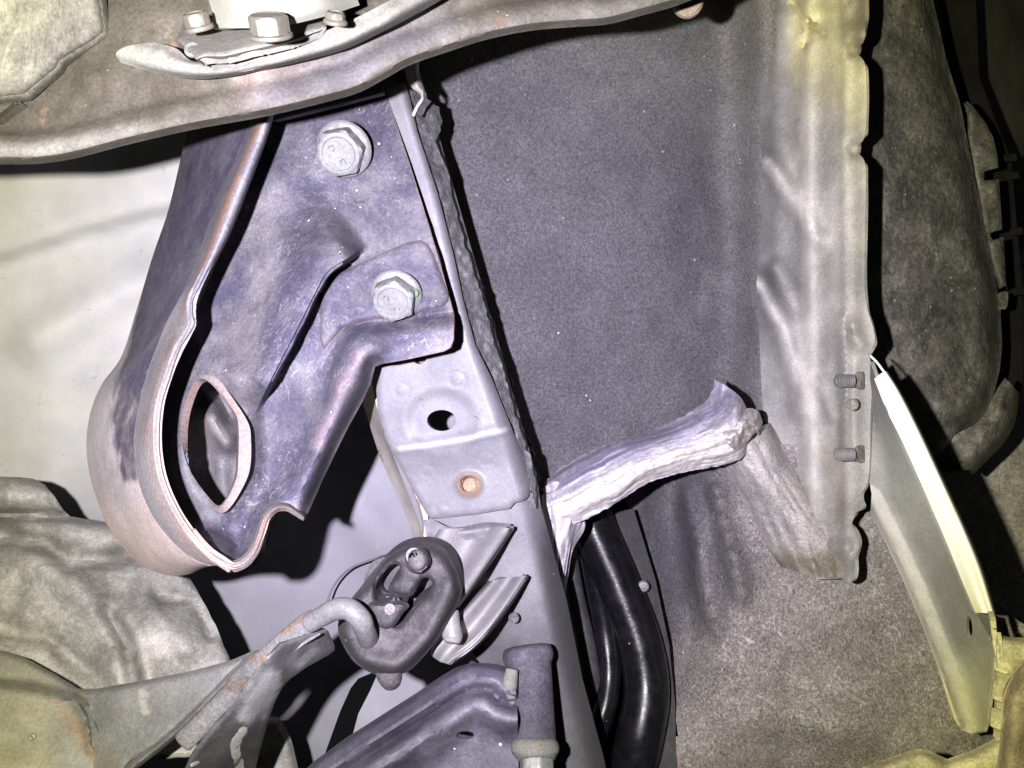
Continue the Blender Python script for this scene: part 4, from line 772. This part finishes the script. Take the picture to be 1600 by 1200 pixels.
band = thing('caked_foil_band', 'dust caked foil band running down the inside of the plastic flange', 'foil', (1230, 800, .54))
loft('band_sheet', [[(1120, 716, .598), (1140, 765, .602), (1164, 815, .602), (1186, 862, .598), (1202, 880, .594)], [(1146, 690, .548), (1172, 742, .556), (1200, 802, .560), (1226, 862, .562), (1242, 892, .560)], [(1172, 672, .545), (1200, 722, .550), (1228, 782, .550), (1262, 850, .545), (1282, 902, .540)], [(1194, 664, .562), (1222, 716, .566), (1250, 770, .560), (1286, 832, .542), (1312, 902, .524)], [(1206, 660, .596), (1238, 712, .592), (1272, 768, .578), (1310, 826, .552), (1332, 906, .524)]], M['foil_grey'], band, nu=70, nv=50, thick=.0012,
     bump=lambda x, y, u, v: .0026 * vn(v * 640, u * 200, 70, 67) + .0012 * vn(v * 1600, u * 400, 70, 68) + .0010 * vn(x, y, 8, 60), attrs={'brown': lambda x, y, u, v: .85 * sm(.72, .95, u)})

# ================================================================== HEAT SHIELD and exhaust, lower left
hs = thing('heat_shield', 'crumpled dull aluminium heat shield at the lower left', 'heat shield', (180, 920, .50))
def d_hs(x, y):
    d = plane((0, 800, .53), (330, 950, .525), (60, 1040, .485))(x, y)
    F1 = [(-40, 832), (40, 830), (120, 880), (240, 875), (330, 860)]
    s = segdist(x, y, [(-60, 806), (40, 804), (110, 808), (200, 822), (330, 830)])[1]
    d += -.014 * np.exp(-((y - 770) / 26) ** 2) * sm(130, 90, x)
    d += .012 * np.exp(-(s / 9) ** 2)
    d += .012 * ridge(x, y, [(0, 838), (70, 850), (110, 880), (180, 870), (240, 862)], 14)
    d += -.014 * ridge(x, y, [(60, 880), (130, 930), (200, 990), (225, 1060)], 34)
    d += .014 * ridge(x, y, [(170, 960), (200, 1010), (210, 1060)], 15)
    d += -.010 * ridge(x, y, [(240, 960), (290, 1010)], 26) + .010 * ridge(x, y, [(250, 930), (310, 940), (330, 990)], 12)
    d += .008 * ridge(x, y, [(0, 980), (80, 1000), (150, 1060)], 16)
    return d + .006 * vn(x, y, 70, 71) + .0018 * vn(x, y, 26, 72)
relief('shield_sheet', [(-420, 742), (-20, 744), (30, 745), (50, 748), (70, 758), (86, 776), (100, 798), (110, 807), (135, 812), (170, 818), (230, 840), (280, 880), (298, 905), (318, 940), (336, 975), (348, 1005), (358, 1028), (365, 1060), (330, 1180), (60, 1200), (-420, 1120)], d_hs, M['shield'], hs, step=7, curved=False, thick=.0012, jag=.8, lip=(.004, 3),
       attrs={'fold_dark': lambda x, y: .6 * ridge(x, y, [(0, 815), (120, 860), (230, 870)], 20) + .5 * ridge(x, y, [(180, 970), (215, 1060)], 22) + .45 * ridge(x, y, [(0, 960), (90, 1010)], 26)})  # darker bands along the folds
hs2 = relief('shield_remnant', [(400, 1130), (432, 1120), (448, 1140), (460, 1175), (466, 1260), (380, 1260)], lambda x, y, e: .58 + .01 * np.exp(-(e / 6) ** 2), M['shield'], None, step=7, thick=.0012, attrs={'fold_dark': lambda x, y: 0 * x})
tag(hs2, 'small pale shield edge behind the chipped hanger plate, bottom', 'heat shield')

ex = thing('exhaust_shell', 'rust spotted grey green exhaust box in the bottom left corner', 'exhaust', (80, 1140, .43))
def d_ex(x, y):
    d = plane((0, 1060, .435), (140, 1150, .43), (0, 1190, .415))(x, y)
    sl = segdist(x, y, [(-40, 1066), (50, 1078), (102, 1090), (130, 1096)])[1]
    d = d + .012 * sm(4, -14, sl) + .003 * np.exp(-(sl / 3) ** 2)
    s2 = segdist(x, y, [(126, 1092), (138, 1112), (146, 1140), (148, 1165)])[0]
    return d + .004 * np.exp(-(s2 / 3.5) ** 2) - .003 * np.exp(-((s2 - 8) / 6) ** 2) + .0014 * vn(x, y, 40, 73)
relief('box_shell', [(-420, 960), (0, 1016), (40, 1028), (80, 1050), (110, 1068), (128, 1080), (140, 1086), (152, 1120), (170, 1160), (190, 1290), (-420, 1290)], d_ex, M['exhaust'], ex, step=6, curved=False, thick=.0016, lip=(.004, 4),
       attrs={'rusty': lambda x, y: .78 * ridge(x, y, [(98, 1110), (120, 1140), (148, 1180)], 22) + .55 * ridge(x, y, [(30, 1095), (60, 1060)], 24) + .32 * ridge(x, y, [(40, 1160), (10, 1190)], 30), 'green': lambda x, y: .75 * sm(130, 60, x)})
lathe('rivet', (50, 1152, .424), (0, -1, 0), [(6, -2), (6, 1), (4, 2.5), (1.6, 2), (.1, 1)], M['zinc'], ex, seg=18)
wing = thing('hanger_wing', 'flat blue grey steel wing reaching from exhaust box to the hanger', 'plate', (300, 1080, .43))
relief('wing_plate', [(108, 1076), (150, 1076), (230, 1062), (300, 1048), (360, 1032), (400, 1015), (440, 988), (482, 953), (486, 952), (490, 958), (470, 972), (420, 1012), (402, 1022), (372, 1050), (340, 1084), (300, 1120), (262, 1155), (240, 1172), (205, 1195), (170, 1240), (120, 1240), (132, 1150), (128, 1100)], lambda x, y, e: plane((150, 1090, .437), (480, 955, .418), (220, 1190, .415))(x, y) + .006 * np.exp(-(e / 5) ** 2) + .0012 * vn(x, y, 40, 74), M['exhaust'], wing, step=6, curved=False, thick=.0016,
       attrs={'rusty': lambda x, y: .45 * sm(160, 120, x) + .25 * ridge(x, y, [(400, 1020), (320, 1100)], 8) + .4 * ridge(x, y, [(150, 1180), (180, 1190)], 14), 'green': lambda x, y: .0 * x, 'patch': lambda x, y: .62 * ridge(x, y, [(222, 1085), (226, 1110)], 14)})
loft('folded_edge', [[(490, 950, .417), (440, 985, .416), (412, 1012, .416), (396, 1018, .416), (365, 1044, .417), (320, 1090, .417), (262, 1146, .415), (200, 1195, .412), (150, 1235, .41)], [(492, 953, .412), (443, 990, .411), (416, 1016, .411), (400, 1023, .411), (370, 1050, .412), (325, 1096, .412), (267, 1152, .41), (205, 1201, .408), (155, 1241, .405)], [(492, 957, .418), (446, 995, .418), (418, 1020, .418), (404, 1027, .418), (374, 1055, .418), (329, 1100, .418), (271, 1156, .416), (209, 1205, .413), (159, 1245, .41)]], M['hanger'], wing, nu=60, nv=8, thick=.001)

# hanger rod with its plate
hr = thing('hanger_rod', 'rusty bent exhaust hanger rod ending in the rubber isolator', 'rod', (430, 1040, .41))
tube('rod_shank', [(286, 1160, .405), (330, 1116, .405), (362, 1082, .405), (372, 1066, .404), (396, 1046, .402), (440, 1010, .399), (478, 976, .396), (500, 962, .392)], [17, 16.5, 16, 16, 17, 18, 17, 14], M['hanger'], hr, n=80, seg=28, squash=.45)
tube('rod_bend', [(484, 974, .393), (505, 962, .389), (525, 952, .384), (545, 952, .381), (562, 966, .381), (570, 984, .388), (574, 996, .40), (576, 1004, .42)], [15, 16, 17, 17, 17, 16, 16, 16], M['rod'], hr, n=60, seg=22)
tube('weld_bead', [(376, 1078, .398), (392, 1062, .396), (410, 1044, .395), (440, 1030, .394), (470, 1008, .392), (500, 990, .39)], [3, 4, 3, 4, 3, 2], M['hanger'], hr, n=50, seg=12)
relief('support_plate', [(440, 1005), (478, 992), (508, 982), (513, 986), (523, 1008), (523, 1016), (516, 1022), (480, 1042), (452, 1062), (440, 1076), (430, 1096), (418, 1130), (404, 1180), (392, 1240), (270, 1240), (300, 1180), (330, 1140), (366, 1100), (385, 1070), (410, 1035)], lambda x, y, e: plane((500, 1000, .405), (420, 1080, .405), (340, 1200, .43))(x, y) - .007 * ridge(x, y, [(430, 1050), (395, 1100), (385, 1130)], 20) + .003 * np.exp(-(e / 3) ** 2) + .0015 * vn(x, y, 30, 75), M['hang_plate'], hr, step=5, curved=False, thick=.002,
       attrs={'chip': lambda x, y: .85 * ridge(x, y, [(380, 1140), (366, 1165), (374, 1198)], 12) + .7 * ridge(x, y, [(300, 1195), (310, 1190)], 8) - .1, 'bright': lambda x, y: .95 * ridge(x, y, [(425, 1060), (398, 1098), (386, 1120)], 17) + .5 * ridge(x, y, [(436, 1075), (412, 1120)], 6) + .45 * ridge(x, y, [(470, 1035), (490, 1015)], 16)})

# rubber isolator
iso = thing('rubber_isolator', 'dusty black rubber exhaust isolator block with Y shaped slot', 'isolator', (625, 955, .41))
ISO = [(551, 934), (580, 897), (608, 867), (630, 855), (655, 851), (676, 853), (694, 862), (710, 884), (720, 912), (722, 924), (718, 940), (706, 962), (690, 990), (671, 1016), (655, 1034), (639, 1048), (614, 1057), (586, 1054), (554, 1035), (538, 1012), (528, 985), (532, 960)]
SL = [(587, 924), (590, 910), (601, 893), (614, 882), (624, 884), (622, 896), (611, 909), (607, 919), (612, 928), (630, 933), (643, 931), (652, 918), (660, 904), (669, 903), (675, 913), (668, 930), (650, 944), (636, 962), (626, 975), (618, 978), (612, 974), (616, 968), (624, 958), (632, 948), (636, 942), (630, 940), (600, 940), (590, 938)]
ps = plane((560, 960, .405), (700, 900, .405), (620, 1050, .40))
def d_iso(x, y, e):
    h = segdist(x, y, SL, True)[0]
    d = ps(x, y) + .022 * np.exp(-(e / 8) ** 2) + .008 * np.exp(-(h / 4) ** 2)
    d -= .006 * ridge(x, y, [(704, 915), (665, 995), (620, 1038), (575, 1030)], 16) + .004 * ridge(x, y, [(632, 912), (640, 918)], 16)
    return d + .0006 * vn(x, y, 30, 76)
relief('isolator_body', ISO, d_iso, M['rubber'], iso, step=4.5, thick=.016, holes=[SL], rings=(2.5, 5.5, 9), deep=True)
relief('slot_floor', [(580, 880), (690, 880), (690, 960), (640, 1000), (580, 990)], lambda x, y: .440 + 0 * x, M['rubber'], iso, step=12, thick=.004)
relief('web_plate', [(576, 942), (600, 940), (630, 939), (640, 946), (630, 958), (618, 976), (606, 984), (590, 978), (578, 960)], lambda x, y, e: .398 + .006 * np.exp(-(e / 4) ** 2), M['rubber'], iso, step=5, thick=.006)
lathe('pin_tip', (609, 952, .397), (0, -1, 0.1), [(9, -3), (9, 0), (8, 1.2), (4, 1.6), (.1, 1.2)], M['pin'], iso, seg=20)
# ISO pin head at the top
relief('pin_head', [(633, 880), (634, 866), (641, 857), (652, 854), (662, 857), (671, 868), (674, 878), (668, 890), (658, 897), (646, 896), (637, 890)], lambda x, y, e: .388 + .014 * np.exp(-(e / 4.5) ** 2) - .004 * np.exp(-(np.hypot(x - 655, y - 884) / 10) ** 2), M['nub'], iso, step=4, thick=.006, holes=[[(639, 869), (643, 864), (651, 863), (652, 867), (646, 872), (640, 873)]])
lathe('pin_core', (646, 868, .394), (0, -1, .3), [(12, -2), (12, 0), (.1, .5)], M['hanger'], iso, seg=16)
tube('bottom_nub', [(606, 1046, .42), (610, 1058, .42), (612, 1068, .422)], [20, 19, 14], M['rubber'], iso, n=20, seg=20)
peg = tube('body_peg', [(704, 955, .43), (705, 980, .428), (707, 996, .426), (706, 1003, .425)], [13, 15, 16, 13], M['rod'], None, n=24, seg=20)
tag(peg, 'grey rounded steel peg below the isolator, in front of the bracket', 'peg')
seamline = tube('panel_seam', [(505, 960, .70), (522, 915, .71), (545, 890, .715), (580, 875, .715), (615, 862, .715), (650, 840, .715)], 1.6, M['seamline'], None, n=60, seg=10)  # thin tube added to stand for a seam in the panel
tag(seamline, 'thin grey seam line arching across the panel above the hanger', 'seamline')

# ================================================================== CONTROL ARM, bottom centre
arm = thing('control_arm', 'dusty indigo pressed control arm with a round bushing tube, bottom centre', 'control arm', (720, 1120, .45))
ARM = [(440, 1240), (490, 1190), (545, 1150), (600, 1115), (650, 1083), (690, 1056), (712, 1043), (735, 1036), (765, 1036), (790, 1043), (803, 1058), (808, 1100), (812, 1290), (420, 1290)]
TOPL = ARM[0:11]
def d_arm(x, y, e):
    q = segdist(x, y, TOPL)[0]
    d = plane((500, 1200, .46), (760, 1050, .455), (700, 1190, .445))(x, y)
    d += .016 * np.exp(-(q / 5) ** 2) + .010 * np.exp(-((q - 40) / 9) ** 2) - .006 * np.exp(-((q - 26) / 10) ** 2) - .009 * np.exp(-((q - 66) / 16) ** 2) + .012 * sm(70, 110, q)
    return d + .0014 * vn(x, y, 40, 81)
relief('arm_shell', ARM, d_arm, M['arm'], arm, step=6, curved=False, thick=.003, rings=(3, 6.5, 11, 16, 22, 28, 34, 40, 46, 53, 61, 70), holes=[[(727 + 14 * math.cos(a), 1149 + 6.5 * math.sin(a)) for a in np.linspace(0, 2 * math.pi, 16, endpoint=False)]],
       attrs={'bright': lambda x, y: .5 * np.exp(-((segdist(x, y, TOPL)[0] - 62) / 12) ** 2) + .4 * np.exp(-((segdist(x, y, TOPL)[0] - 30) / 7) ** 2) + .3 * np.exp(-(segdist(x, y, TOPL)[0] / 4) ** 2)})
tube('bushing_tube', [(826, 1016, .472), (829, 1060, .466), (832, 1110, .46), (836, 1168, .452)], [34, 34, 34, 34], M['bush'], arm, n=40, seg=36)
tube('bushing_collar', [(824, 1014, .474), (825, 1022, .473), (826, 1032, .471), (827, 1040, .470)], [38, 40, 39, 35], M['bush'], arm, n=20, seg=36)
tube('washer_collar', [(836, 1158, .450), (836, 1166, .449), (836, 1176, .448), (836, 1182, .447)], [35, 38, 37, 33], M['mount'], arm, n=20, seg=36)
hexbolt('bolt', (838, 1182, .446), (.02, -.62, -.78), 30, 24, 34, M['zinc'], arm, .2)
tube('weld_bead', [(800, 1046, .452), (797, 1070, .45), (800, 1090, .449)], [10, 12, 8], M['mount'], arm, n=20, seg=12)

print('objects', len(bpy.data.objects), 'tris', sum(len(o.data.polygons) for o in bpy.data.objects if o.type == 'MESH'))
